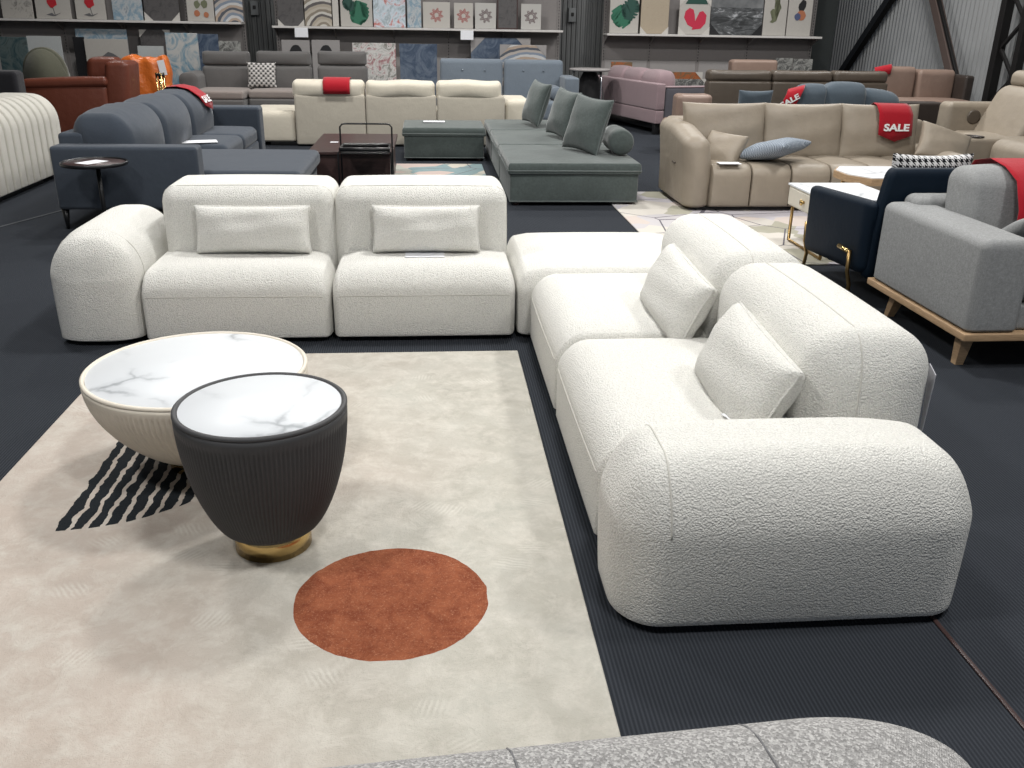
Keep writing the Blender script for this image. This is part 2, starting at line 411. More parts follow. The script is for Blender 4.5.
class T:
    """a thing: an Empty at its base; parts are given in world coordinates (rot = 0) or local ones (rot given)"""
    def __init__(s, name, label, cat, loc, rot=None, group=None):
        s.e = bpy.data.objects.new(name, None); C.objects.link(s.e); s.e.location = (loc[0], loc[1], loc[2] if len(loc) > 2 else 0)
        s.e.empty_display_size = .1
        s.o = Vector(s.e.location) if rot is None else Vector((0, 0, 0))
        if rot is not None: s.e.rotation_euler = (0, 0, rot)
        tag(s.e, label, cat, group)
    def box(s, name, mat, x0, x1, y0, y1, z0, z1, r=.03, K=3, M=4, puff=(0, 0, 0), fn=None, rot=(0, 0, 0), parent=None, want=False, smooth=True):
        c = Vector(((x0 + x1) / 2, (y0 + y1) / 2, (z0 + z1) / 2)) - s.o
        if parent is not None: c = c - parent.location
        bm, mp = rb((abs(x1 - x0), abs(y1 - y0), abs(z1 - z0)), r, K, M, puff, fn)
        o = fin(name, bm, mat, parent or s.e, c, rot, smooth)
        return (o, mp) if want else o
    def mesh(s, name, bm, mat, loc=(0, 0, 0), rot=(0, 0, 0), parent=None, smooth=True):
        c = Vector(loc) - s.o
        if parent is not None: c = c - parent.location
        return fin(name, bm, mat, parent or s.e, c, rot, smooth)
    def tube(s, name, mat, pts, rad, n=8, parent=None, closed=False):
        base = Vector(pts[0]); bm = bmesh.new(); tube(bm, [Vector(p) - base for p in pts], rad, n, closed)
        return s.mesh(name, bm, mat, base, parent=parent)
def copy_tree(o, parent=None):
    c = o.copy(); C.objects.link(c)
    if parent: c.parent = parent
    for ch in list(o.children): copy_tree(ch, c)
    return c

def single(name, bm, mat, loc, label, cat, group=None, rot=(0, 0, 0), smooth=True):
    o = fin(name, bm, mat, None, loc, rot, smooth); tag(o, label, cat, group); return o
def seam(o_parent, mp, pts, mat='seam_cream', rad=.003, name='seam'):
    bm = bmesh.new(); tube(bm, [mp(p) for p in pts], rad, 5); return fin(name, bm, mat, o_parent)
def crown(hx, hy, dx0, dx1, dy0=0, dy1=0, w=.28):
    def f(v):
        if v.z <= 0: return v
        k = 0
        a = (v.x + hx) / w; b = (hx - v.x) / w; c = (v.y + hy) / w; d = (hy - v.y) / w
        for t_, m in ((a, dx0), (b, dx1), (c, dy0), (d, dy1)):
            if t_ < 1 and m: k += m * (1 - max(0, t_)) ** 2
        q = min(1, v.z / .16); return v + Vector((0, 0, -k * q * q * (3 - 2 * q)))
    return f
def lerp(a, b, n): return [tuple(a[i] + (b[i] - a[i]) * k / n for i in range(3)) for k in range(n + 1)]

# ------------------------------------------------------------------ the setting
def slab(name, x0, x1, y0, y1, z0, z1, mat):
    bm = bmesh.new(); bmesh.ops.create_cube(bm, size=1); bmesh.ops.scale(bm, vec=(x1 - x0, y1 - y0, z1 - z0), verts=bm.verts)
    o = fin(name, bm, mat, None, ((x0 + x1) / 2, (y0 + y1) / 2, (z0 + z1) / 2), smooth=False); tag(o, kind='structure'); return o
fl = slab('floor', -9, 10, -3, 23, -.1, 0, 'floor')
WY = 17.0
slab('wall_back', -9, 7.35, WY + 1.0, WY + 1.15, 0, 6.2, 'dark_wall'); slab('wall_back', 7.35, 9, 21.8, 21.95, 0, 6.2, 'dark_wall')
def corr(name, length, height, pitch, depth, mat, loc, rz):
    bm = bmesh.new(); n = int(length / pitch * 4); A = []
    for i in range(n + 1):
        x = i * pitch / 4; y = (0, 1, 1, 0)[i % 4] * depth
        x += (0, -.1, .1, 0)[i % 4] * pitch
        A.append((bm.verts.new((x, y, 0)), bm.verts.new((x, y, height))))
    for a, b in zip(A, A[1:]): bm.faces.new((a[0], b[0], b[1], a[1]))
    ge = bmesh.ops.extrude_face_region(bm, geom=bm.faces[:]); bmesh.ops.translate(bm, vec=(0, .06, 0), verts=[v for v in ge['geom'] if isinstance(v, bmesh.types.BMVert)])
    return fin(name, bm, mat, None, loc, (0, 0, rz), smooth=False)
cl = corr('wall_back', 16.3, 6.2, .085, .035, 'corr_grey', (-9, WY + .62, 0), 0); tag(cl, kind='structure')
wr = corr('wall_right', 26, 6.2, .13, .05, 'corr_light', (8.95, 23, 0), -pi / 2); tag(wr, kind='structure')
slab('ceiling', -9, 10, -3, 23, 6.2, 6.3, 'dark_wall')
slab('wall_left', -9.1, -9, -3, 23, 0, 6.2, 'dark_wall')

# floor cover strips
for (x0, y0, x1, y1, lab) in ((1.435, .7, 1.435, 2.3, 'thin dark joint strip on the carpet beside the big rounded white armrest'),
                              (-4.3, 5.0, -2.85, 9.0, 'faint grey joint strip on the carpet left of the slate sofa leg')):
    d = Vector((x1 - x0, y1 - y0, 0)); L = d.length; bm, _ = rb((.014 if x0 > 0 else .03, L, .005), .002, 2, 2)
    single('carpet_joint_strip', bm, 'strip' if x0 < 0 else 'dark_wood', ((x0 + x1) / 2, (y0 + y1) / 2, .0025), lab, 'joint strip', rot=(0, 0, -math.atan2(d.x, d.y)))

# ------------------------------------------------------------------ wall displays
def display(x0, x1, zs, y, label, joints, right_end=False):
    t = T('display_shelving', label, 'shelving', ((x0 + x1) / 2, y))
    t.box('back_panel', 'panel', x0, x1, y, y + .04, .95, 2.6, .003, 1, 1, smooth=False)
    t.box('lower_panel', 'panel_low', x0, x1, y - .004, y + .04, .05, .948, .003, 1, 1, smooth=False)
    t.box('base_shelf', 'shelf_white', x0, x1, y - .45, y, .03, .20, .005, 1, 1, smooth=False)
    t.box('shelf', 'shelf_white', x0, x1, y - .42, y - .001, zs - .035, zs, .006, 1, 1, smooth=False)
    for jx in joints:
        u = t.box('upright', 'panel', jx - .03, jx + .03, y - .012, y + .02, .05, 2.6, .002, 1, 1, smooth=False)
        bm = bmesh.new()
        for k in range(34):
            rb((.012, .004, .028), .001, 1, 1, off=(0, 0, k * .05), bm=bm)
        t.mesh('slots', bm, 'slot', (jx, y - .014, .95), parent=u, smooth=False)
    for jx in joints[:-1] + ([joints[-1]] if right_end else []):
        bm = prism([(0, -.02), (0, -.16), (-.0, -.16), (0, -.02)], .01) if False else bmesh.new()
        a = [bm.verts.new(p) for p in ((-.006, 0, 0), (-.006, -.36, 0), (-.006, 0, -.14))]; b = [bm.verts.new(p) for p in ((.006, 0, 0), (.006, -.36, 0), (.006, 0, -.14))]
        bm.faces.new(a); bm.faces.new(b)
        for k in range(3): bm.faces.new((a[k], a[(k + 1) % 3], b[(k + 1) % 3], b[k]))
        t.mesh('bracket', bm, 'panel', (jx, y - .012, zs - .036), smooth=False)
    return t
ZL, ZM, ZR = 1.475, 1.43, 1.395
xl1 = yp(246, 30, WY)[0]; xm0 = yp(276, 30, WY)[0]; xm1 = yp(560, 30, WY)[0]; xr0 = yp(603, 30, WY)[0]; xr1 = yp(812, 45, WY)[0]
display(-8.2, xl1, ZL, WY, 'left wall display of white slotted panels behind the brown leather chair', [-7.2, -6.15, -5.15, -4.1, xl1 - .03])
display(xm0, xm1, ZM, WY, 'middle wall display of white slotted panels between two grey corrugated columns', [xm0 + .03, -1.6, -.6, .35, 1.3, xm1 - .03])
display(xr0, xr1, ZR, WY, 'right wall display of white slotted panels above the taupe leather sofa', [xr0 + .03, 3.95, 4.85, 5.75, xr1 - .03], True)
# plain dark partition at the corner
slab('wall_back', xr1 + .02, 7.5, WY + .35, WY + .5, 0, 6.2, 'dark_wall')

# ---- pictures
def octa(w, h, c): return [(-w / 2 + c, -h / 2), (w / 2 - c, -h / 2), (w / 2, -h / 2 + c), (w / 2, h / 2 - c), (w / 2 - c, h / 2), (-w / 2 + c, h / 2), (-w / 2, h / 2 - c), (-w / 2, -h / 2 + c)]
def leaf_poly(w, h, n=7):             # split tropical leaf
    pts = []
    for s in (1, -1):
        side = []
        for k in range(n):
            a = k / n; z = -h / 2 + h * a; x = w / 2 * sin(pi * (a * .85 + .12)) ** .7
            side += [(s * x * .95, z), (s * x, z + h / n * .55), (s * x * .45, z + h / n * .62)]
        pts += side if s > 0 else side[::-1]
    return pts
def blob(w, h, n=14, j=.15, seed=1):
    r = random.Random(seed); return [(w / 2 * cos(2 * pi * k / n) * (1 + r.uniform(-j, j)), h / 2 * sin(2 * pi * k / n) * (1 + r.uniform(-j, j))) for k in range(n)]
def picture(u0, v0, u1, v1, y, mat, label, corners=False, shapes=(), lean=.05, frame=None, zb=None, ztop=None, group=None, cmat='card'):
    x0, x1, z0, z1 = bx(u0, v0, u1, v1, y)
    if zb is not None: z0 = zb
    if ztop: z1 = ztop
    w, h = x1 - x0, z1 - z0
    t = T('wall_picture', label, 'picture', ((x0 + x1) / 2, y, z0), rot=0, group=group)
    def tilt(v): return v
    b, _ = rb((w, .03, h), .004, 1, 1); o = t.mesh('canvas', b, mat, (0, 0, h / 2), (-lean, 0, 0), smooth=False)
    yy = -.016
    if frame:
        bm = bmesh.new(); f = .022
        for (a, bb, cc, d) in ((-w / 2, -h / 2, w / 2, -h / 2 + f), (-w / 2, h / 2 - f, w / 2, h / 2), (-w / 2, -h / 2 + f, -w / 2 + f, h / 2 - f), (w / 2 - f, -h / 2 + f, w / 2, h / 2 - f)):
            rb((cc - a, .045, d - bb), .003, 1, 1, off=((a + cc) / 2, 0, (bb + d) / 2), bm=bm)
        fin('frame', bm, frame, o, smooth=False)
    if corners:
        c = min(w, h) * .24
        for sx in (-1, 1):
            for sz in (-1, 1):
                poly = [(sx * (w / 2 + .004), sz * (h / 2 + .004)), (sx * (w / 2 - c), sz * (h / 2 + .004)), (sx * (w / 2 + .004), sz * (h / 2 - c))]
                fin('corner_protector', prism(poly, .006), cmat, o, (0, yy, 0), smooth=False)
    for (nm, m, poly, ox, oz, ra) in shapes:
        ca, sa = cos(ra), sin(ra)
        pp = [(max(-w / 2, min(w / 2, x * ca - z * sa + ox)), max(-h / 2, min(h / 2, x * sa + z * ca + oz))) for x, z in poly]
        yy -= .0022
        bm = prism(pp, .002); bmesh.ops.triangulate(bm, faces=[f for f in bm.faces if len(f.verts) > 4]); fin(nm, bm, m, o, (0, yy + .002, 0), smooth=False)
    return t
GT = 'canvases standing on the wall shelves'; GB = 'canvases leaning below the wall shelves'
yS = WY - .25
def up(z): return z + .002
def shelf_pic(u0, u1, vb, vt, mat, label, **k):
    z = ZL if u1 < 250 else (ZM if u1 < 575 else ZR)
    return picture(u0, vt, u1, vb, yS, mat, label, zb=up(z), group=GT, **k)
fl_red = [('motif', 'ink_grey', [(-.006, -.13), (.006, -.13), (.006, .12), (-.006, .12)], 0, -.18, .2), ('motif', 'ink_grey', [(-.12, -.01), (-.02, .01), (0, -.03), (.13, .0), (.02, -.045), (-.03, -.04)], 0, -.27, .1), ('motif', 'ink_red', blob(.15, .16, 12, .2, 3), 0, -.10, 0)]
shelf_pic(0, 31, 20, -28, 'art_strokes', 'canvas of dark brush strokes, leftmost on the top shelf')
shelf_pic(34, 69, 20, -28, 'art_white', 'white canvas with a red bloom, next to the dark brush-stroke canvas', shapes=fl_red)
shelf_pic(74, 104, 20, -28, 'art_white', 'white canvas with a red bloom, left of the blue abstract canvas', shapes=fl_red)
shelf_pic(111, 141, 21, -30, 'art_blue', 'blue and white abstract canvas between a red bloom and a dark eight-sided canvas')
shelf_pic(143, 178, 21, -26, 'art_dark', 'dark canvas in white card corners on the left shelf', corners=True)
shelf_pic(186, 213, 22, -26, 'art_white', 'pale canvas of small green and orange fruit on the left shelf', shapes=[('motif', 'ink_sprig', blob(.1, .12, 10, .2, 2), -.05, -.10, 0), ('motif', 'ink_sprig', blob(.1, .13, 10, .2, 5), .07, -.10, 0), ('motif', 'ink_orange', blob(.1, .1, 10, .1, 6), -.06, -.24, 0), ('motif', 'ink_orange', blob(.09, .09, 10, .1, 7), .09, -.26, 0)])
shelf_pic(214, 242, 23, -26, 'art_arcs2', 'glossy canvas of curved blue and tan bands at the right end of the left shelf')
shelf_pic(277, 303, 25, -22, 'art_dark', 'dark canvas in white card corners at the left end of the middle shelf', corners=True)
shelf_pic(304, 331, 25, -22, 'art_arcs', 'canvas of curved grey and ochre bands on the middle shelf')
shelf_pic(332, 338, 26, -22, 'card', 'narrow cream canvas edge between curved bands and green leaf on middle shelf')
shelf_pic(340, 372, 26, -22, 'art_white', 'white canvas with a big green split leaf on the middle shelf', shapes=[('motif', 'ink_green', leaf_poly(.34, .38), .05, -.15, -.3), ('motif', 'ink_dkgreen', leaf_poly(.2, .24), -.13, -.02, .5)])
shelf_pic(373, 405, 26, -22, 'art_tropic', 'glossy canvas of red and pale blue leaves beside the green leaf canvas')
shelf_pic(407, 421, 27, -18, 'art_blue', 'small pale blue glossy canvas next to the red and blue leaf canvas')
shelf_pic(423, 450, 27, 2, 'art_mandala', 'small wrapped canvas with red ornament and a bright glare', corners=False)
shelf_pic(454, 473, 28, 3, 'art_mandala', 'small wrapped canvas with red ornament, right of the glaring one')
shelf_pic(475, 496, 28, 3, 'art_mandala2', 'small square canvas with a dark red wreath beside the tall dark panel')
shelf_pic(497, 518, 28, -20, 'art_dark', 'tall dark textured panel in a thin brown frame', frame='dark_wood')
shelf_pic(521, 541, 28, 4, 'art_mandala2', 'small square canvas with grey wreath at the right end of the middle shelf')
shelf_pic(610, 639, 31, -12, 'art_white', 'white canvas with green split leaves on the right shelf', shapes=[('motif', 'ink_green', leaf_poly(.34, .38), -.06, -.09, .6), ('motif', 'ink_dkgreen', leaf_poly(.32, .36), .10, .03, -.2)])
shelf_pic(641, 669, 32, -12, 'art_burlap', 'eight-sided looking beige burlap canvas on the right shelf', corners=True)
shelf_pic(679, 710, 33, -2, 'art_white', 'canvas of a large red poppy in card corners', corners=True, shapes=[('motif', 'poppy', [(.03, -.21), (-.12, -.14), (-.19, -.02), (-.17, .08), (-.10, .135), (-.03, .11), (.0, .02)], 0, .0, 0), ('motif', 'poppy', [(-.06, -.21), (.0, -.05), (.06, .08), (.12, .10), (.19, .03), (.18, -.10), (.10, -.19)], .02, -.01, 0), ('motif', 'ink_dkgreen', [(-.2, 0), (.2, 0), (.16, .08), (-.14, .09)], .02, .2, 0)])
shelf_pic(711, 763, 34, -14, 'art_sea', 'large grey stormy seascape canvas in dark corners', corners=True, cmat='ink_black')
sprig = [('motif', 'ink_sprig', [(x + .03 * sin(30 * z), z) for x, z in leaf_poly(.12, .44, 9)], 0, .02, -.25)]
shelf_pic(764, 787, 35, -14, 'art_white', 'narrow pale canvas with a green sprig, right of the seascape', shapes=sprig)
shelf_pic(788, 812, 36, -14, 'art_white', 'narrow pale canvas with a dark and orange swirl at the shelf end', shapes=[('motif', 'ink_black', blob(.13, .22, 12, .15, 9), .03, .09, -.3), ('motif', 'ink_orange', blob(.17, .17, 14, .05, 2), .02, -.07, 0), ('motif', 'ink_blue', blob(.11, .12, 12, .1, 3), -.04, -.09, 0)])
# price cards on the shelf edges
for (u, v, z, lab) in ((301, 28, ZM, 'white price card under the left end of the middle shelf'), (467, 34, ZM, 'white price card under the red ornament canvases')):
    x, _ = yp(u, v, WY - .43); bm, _m = rb((.22, .004, .15), .001, 1, 1)
    single('price_card', bm, 'paper', (x, WY - .4235, z - .10), lab, 'price card', 'price cards on the shelf edge', smooth=False)
# lower pictures
def low(u0, v0, u1, v1, mat, label, y=WY - .3, **k):
    x0, x1, z0, z1 = bx(u0, v0, u1, v1, y)
    return picture(u0, v0, u1, v1, y, mat, label, zb=k.pop('zb', .203), group=GB, lean=.03, **k)
low(0, 37, 29, 75, 'art_darkleaf', 'large black and teal leaf canvas leaning left of the olive chair', y=14.6, zb=.25)
low(28, 36, 62, 60, 'art_pale', 'pale canvas leaning behind the olive chair', y=16.5)
low(77, 29, 128, 60, 'art_blue', 'wide blue striped canvas leaning below the left shelf', y=16.75)
low(86, 39, 129, 70, 'art_white', 'white canvas with a grey mountain leaning above the brown leather chair', y=16.55, shapes=[('motif', 'ink_grey', [(-.25, -.06), (-.12, .02), (.02, .13), (.1, .1), (.25, .0), (.25, -.06)], 0, .16, 0)])
low(75, 37, 86, 70, 'ink_black', 'narrow dark canvas beside the grey mountain canvas', y=16.65)
low(141, 30, 171, 60, 'art_dark', 'dark canvas in card corners leaning above the orange chair', y=16.75, corners=True)
low(138, 46, 164, 60, 'art_pale', 'small pale blue seascape canvas in front of the dark one', y=16.55)
low(168, 33, 200, 92, 'art_splash', 'tall white canvas with blue splashes beside the grey recliner sofa', y=15.6, zb=.05)
low(194, 34, 219, 60, 'art_navy', 'blue canvas leaning behind the left end of the grey recliner sofa', y=16.6)
low(219, 41, 241, 60, 'art_bw', 'black and white striped canvas behind the grey recliner sofa', y=16.6)
for (u, lab) in ((296, 'round dark ornament canvas behind the middle recliner headrest'), (326, 'round dark ornament canvas behind the gap between two recliner headrests')):
    low(u - 14, 40, u + 14, 62, 'panel_low', lab, y=16.6, shapes=[('motif', 'ink_black', blob(.22, .3, 16, .03, 4), 0, .28, 0)])
low(353, 43, 396, 80, 'art_floral', 'shiny silver and red floral canvas leaning in the middle display', y=16.3)
low(400, 44, 437, 82, 'art_navy', 'dark blue canvas in dark corners beside the shiny floral canvas', y=16.3, corners=True, cmat='art_navy')
low(471, 38, 530, 62, 'art_navy', 'wide dark blue canvas leaning behind the blue grey sofa', y=16.7, corners=True, cmat='panel_low')
low(500, 45, 546, 62, 'art_arcs2', 'navy canvas with a gold arc behind the right end of the blue grey sofa', y=16.5, corners=True, cmat='panel_low')
low(611, 62, 632, 76, 'art_flower', 'orange flower canvas leaning behind the mauve sofa', y=16.5)
low(655, 72, 702, 82, 'art_flower', 'wide dark orange flower canvas leaning below the right shelf', y=16.75, corners=True)
low(663, 79, 706, 100, 'art_bw', 'black and white flower canvas in front of the orange one', y=16.5, corners=True)
low(775, 58, 792, 75, 'art_bw', 'black and white canvas below the right end of the right shelf', y=16.6)
low(793, 59, 812, 75, 'art_bw', 'dark black and white canvas nearest the corner below the right shelf', y=16.5)

# wall switch boxes on the corrugated columns
for (u, v, lab) in ((572, 15, 'grey switch box on the corrugated column right of the middle display'), (255, 8, 'grey switch box on the corrugated column left of the middle display')):
    x, z = yp(u, v, WY + .6); t = T('switch_box', lab, 'switch box', (x, WY + .6, z - .12)); t.box('housing', 'metal_grey', x - .07, x + .07, WY + .54, WY + .62, z - .12, z + .12, .01, 2, 1)
    t.box('knob', 'slot', x - .025, x + .025, WY + .52, WY + .545, z - .02, z + .04, .01, 2, 1)

# ------------------------------------------------------------------ steel at the right wall
def bar(t, name, mat, a, b, w=.16, parent=None, d=None):
    a, b = Vector(a), Vector(b); L = (b - a).length; bm, _ = rb((d or w, w, L), .008, 1, 1)
    q = (b - a).to_track_quat('Z', 'Y'); o = fin(name, bm, mat, t.e if parent is None else parent, (a + b) / 2 - t.o, q.to_euler(), smooth=False); return o
tp = T('lattice_column', 'black steel lattice column rising at the right edge, by the corrugated wall', 'column', (8.6, 14.0))
bar(tp, 'wall_chord', 'truss_black', (8.68, 14.0, 0), (8.68, 14.0, 6.1), .14)
bar(tp, 'room_chord', 'truss_black', (8.68, 13.45, 0), (8.68, 13.45, 6.1), .12)
for k in range(14):
    z0 = .12 + k * .40
    a, b = ((8.68, 13.93, z0), (8.68, 13.51, z0 + .37)) if k % 2 else ((8.68, 13.51, z0), (8.68, 13.93, z0 + .37))
    bar(tp, 'lattice_bar', 'truss_black', a, b, .05)
b1 = T('steel_brace', 'black diagonal steel brace leaning left in front of the corrugated wall', 'brace', (8.7, 19.7))
bar(b1, 'beam', 'truss_black', (8.78, 20.4, 0), (8.78, 16.2, 3.6), .17, d=.12)
b2 = T('steel_brace', 'rusty brown diagonal steel brace running down to the lattice column foot', 'brace', (8.7, 14.3))
bar(b2, 'beam', 'truss_rust', (8.60, 14.30, 0.02), (8.60, 17.3, 3.6), .17, d=.13)
bar(b2, 'flange', 'truss_black', (8.56, 14.17, 0.12), (8.56, 17.17, 3.62), .05, d=.05)

# ------------------------------------------------------------------ white boucle sectional
so = T('sectional_sofa', 'white bouclé L-shaped corner sofa with rounded modules beside the cream rug', 'sofa', (0, 4.9))
BO = 'boucle'
SZ = .39
def seatmod(x0, x1, y0, y1, front, name='seat_module'):
    # front: 'y' faces -Y, 'x' faces -X
    hx, hy = (x1 - x0) / 2, (y1 - y0) / 2
    if front == 'y': r = ((.04, .04), (.13, .05), (.02, .14)); fn = crown(hx, hy, .035, .035, 0, 0, .13)
    elif front == 'x': r = ((.13, .05), (.04, .04), (.02, .14)); fn = crown(hx, hy, 0, 0, .035, .035, .13)
    else: r = ((.05, .10), (.06, .09), (.02, .12)); fn = crown(hx, hy, .03, .05, .03, .03, .15)
    o, mp = so.box(name, BO, x0, x1, y0, y1, .014, SZ, r, 7, 12, (.006, .006, .018), fn=fn, want=True)
    hx, hy, hz = (x1 - x0) / 2, (y1 - y0) / 2, (SZ - .014) / 2; zc = hz - .136
    if front == 'y': seam(o, mp, lerp((-hx + .0, -hy, zc), (hx, -hy, zc), 24))
    if front == 'x': seam(o, mp, lerp((-hx, hy * .97, zc), (-hx, -hy * .97, zc), 24)); 
    return o
seatmod(-1.50, -.532, 4.56, 5.45, 'y'); seatmod(-.528, .44, 4.56, 5.45, 'y')
seatmod(.45, 1.5, 4.57, 5.52, 'c', 'corner_module')
seatmod(.515, 1.45, 3.535, 4.565, 'x'); seatmod(.515, 1.45, 2.50, 3.53, 'x')
# backs
def backmod(x0, x1, y0, y1, z1, front):
    if front == 'y': r = ((.075, .075), (.09, .12), (.04, .09))
    else: r = ((.14, .16), (.10, .10), (.04, .15))
    o, mp = so.box('backrest', BO, x0, x1, y0, y1, .06, z1, r, 7, 10, (.012, .012, .012), want=True)
    hx, hy, hz = (x1 - x0) / 2, (y1 - y0) / 2, (z1 - .06) / 2
    if front == 'y':
        yy = -hy + .06
        path = lerp((-hx, yy, -hz * .3), (-hx, yy, hz), 10) + lerp((-hx, yy, hz), (hx, yy, hz), 20)[1:] + lerp((hx, yy, hz), (hx, yy, -hz * .3), 10)[1:]
    else:
        xx = -hx + .17
        path = lerp((xx, -hy, -hz * .3), (xx, -hy, hz), 10) + lerp((xx, -hy, hz), (xx, hy, hz), 20)[1:] + lerp((xx, hy, hz), (xx, hy, -hz * .3), 10)[1:]
    seam(o, mp, path); return o
backmod(-1.45, -.533, 4.97, 5.46, .742, 'y'); backmod(-.527, .418, 4.97, 5.46, .742, 'y')
backmod(1.15, 1.585, 3.50, 4.46, .715, 'x'); bk = backmod(1.15, 1.585, 2.50, 3.49, .715, 'x')
# arms
o, mp = so.box('armrest', BO, -1.925, -1.505, 4.54, 5.50, .014, .58, ((.17, .18), (.09, .12), (.02, .21)), 8, 12, (.018, .012, .0), fn=crown(.21, .48, 0, 0, .07, .03, .25), want=True)
hx, hy, hz = .21, .48, .28
path = lerp((-hx, -hy + .17, -hz * .9), (-hx, -hy + .17, hz), 14) + lerp((-hx, -hy + .17, hz), (hx, -hy + .17, hz), 14)[1:] + lerp((hx, -hy + .17, hz), (hx, -hy + .17, -hz * .3), 10)[1:]
seam(o, mp, path)
o, mp = so.box('armrest', BO, .495, 1.53, 2.04, 2.49, .014, .52, ((.13, .13), (.15, .17), (.015, .22)), 8, 16, (.012, .02, .0), fn=crown(.51, .22, .03, .045, 0, 0, .35), want=True)
hx, hy, hz = .5175, .225, .253
path = lerp((-hx + .13, -hy, hz * .2), (-hx + .13, -hy, hz), 12) + lerp((-hx + .13, -hy, hz), (-hx + .13, hy, hz), 14)[1:]
seam(o, mp, path)
# care tag on the wing back
bm = prism([(-.03, .1), (.03, .12), (.012, -.12), (-.002, -.1)], .003)
tg = so.mesh('care_tag', bm, 'tag_cloth', (1.592, 2.565, .47), (0, .06, pi / 2 * .9), smooth=False); tag(tg, 'grey fabric care tag')
for (x, y) in ((-1.8, 4.7), (-.53, 4.75), (.3, 4.75), (.68, 3.6), (.68, 2.3), (1.4, 2.3), (1.4, 5.35), (-1.8, 5.35)):
    so.mesh('foot', lathe([(.03, 0), (.03, .04)], 12), 'black_metal', (x, y, 0))

def cushion(name, label, cat, mat, w, h, t, loc, rot, pinch=.08, power=.3, group=None, piping=None, seed=1, wr=.004, bow=0):
    bm, rim = pillow_bm(w, h, t, pinch, 18, power, wr, seed, bow)
    o = single(name, bm, mat, loc, label, cat, group, rot)
    if piping:
        b2 = bmesh.new(); tube(b2, rim, .006, 5, True); fin('piping', b2, piping, o)
    return o
GL = 'bouclé lumbar pillows on the white sofa'
cushion('lumbar_pillow', 'small white bouclé pillow on the left seat of the back row', 'pillow', BO, .60, .245, .17, (-.955, 4.90, .53), (-.2, 0, 0), .04, .26, GL, 'boucle', 1)
cushion('lumbar_pillow', 'small white bouclé pillow on the second seat, left of the corner', 'pillow', BO, .58, .245, .17, (-.03, 4.90, .53), (-.2, 0, 0), .04, .26, GL, 'boucle', 2)
cushion('lumbar_pillow', 'small white bouclé pillow on the wing seat nearest the corner', 'pillow', BO, .56, .29, .18, (1.055, 3.71, .50), (-.42, .10, -pi / 2 + .05), .05, .28, GL, 'boucle', 3)
cushion('lumbar_pillow', 'small white bouclé pillow leaning above the big near armrest', 'pillow', BO, .56, .30, .19, (1.05, 2.77, .50), (-.42, .10, -pi / 2 + .03), .05, .28, GL, 'boucle', 4)
for (x, y, rz, lab) in ((-.04, 4.84, 0, 'folded price sheet tucked under the pillow on the second white seat'), (1.06, 2.60, .3, 'folded price sheet beside the pillow near the big armrest')):
    bm, _ = rb((.21, .15, .003), .001, 1, 1); single('price_sheet', bm, 'paper', (x, y, SZ + .016), lab, 'paper', rot=(0, 0, rz), smooth=False)

# ------------------------------------------------------------------ rug
bm, _ = rb((2.012, 3.0, .014), .006, 2, 8)
single('area_rug', bm, 'rug', (-.575, 2.86, .0071), 'cream abstract rug with rust disc and black stripes under the coffee tables', 'rug')

# ------------------------------------------------------------------ coffee tables
def bowl_table(name, label, x, y, R, h, rb_, mat, flutes, wallh, zb, rz):
    t = T(name, label, 'coffee table', (x, y, .0141), rot=rz)
    z0 = zb; n = flutes * 4; H = h
    prof = []
    for k in range(27):
        a = k / 26; zz = z0 + (H - .014 - z0) * a
        r = rb_ + (R - rb_) * (sin(pi / 2 * a) ** wallh)
        prof.append((r, zz))
    dep = [(.006 if 0 < i < 24 else .0) for i in range(27)]
    bm = lathe(prof, n, rfn=lambda k, i: 1 - (dep[i] / prof[i][0]) * (1 if k % 4 == 0 else (.35 if k % 4 in (1, 3) else 0)))
    body = t.mesh('bowl_body', bm, mat)
    # rolled rim
    rim = [(R - .016, H - .012), (R - .014, H - .002), (R - .006, H), (R + .0005, H - .005), (R + .001, H - .011), (R - .003, H - .015), (R - .03, H - .015), (R - .03, H - .012)]
    t.mesh('rim', lathe(rim, 96), mat)
    t.mesh('marble_top', lathe([(R - .0165, H - .0148), (R - .0165, H - .007), (R - .018, H - .005)], 96), 'marble')
    t.mesh('brass_base', lathe([(rb_ - .012, 0), (rb_ - .012, zb + .002), (rb_ - .02, zb + .006)], 64), 'gold')
    return t
bowl_table('coffee_table', 'low wide cream fluted bowl coffee table with white marble top', -.868, 3.18, .396, .387, .15, 'table_cream', 130, .74, .052, .4)
bowl_table('coffee_table', 'taller charcoal fluted drum coffee table with white marble top and brass base', -.527, 2.57, .258, .495, .132, 'table_char', 120, .62, .07, 1.9)

# ------------------------------------------------------------------ foreground tweed sofa (seen from behind)
fg = T('tweed_sofa', 'light grey woven fabric sofa back at the bottom edge of the photo', 'sofa', (-.3, .3))
def fgw(v): return v + Vector((0, 0, .006 * sin(v.x * 9)))
o, mp = fg.box('backrest', 'tweed_grey', -1.35, .72, .42, .86, .12, .79, ((.2, .22), (.12, .10), (.03, .10)), 6, 16, (.01, .01, .01), want=True)
for xx in (.12, .42):
    seam(o, mp, lerp((xx + .315, .205, .1), (xx + .315, .205, .335), 6) + lerp((xx + .315, .205, .335), (xx + .33, -.205, .335), 12)[1:], 'linen_dark', .0018)
fg.e.rotation_euler = (0, 0, .072)
fg.box('seat', 'tweed_grey', -1.35, .72, -.25, .42, .12, .42, .08, 4, 8, (0, .01, .02))
fg.box('armrest', 'tweed_grey', -1.55, -1.35, -.25, .80, .12, .60, .07, 4, 4)
for (x, y) in ((-1.3, -.15), (.6, -.15), (-1.3, .7), (.55, .7)): fg.mesh('leg', lathe([(.015, 0), (.025, .13)], 12), 'black_metal', (x, y, 0))

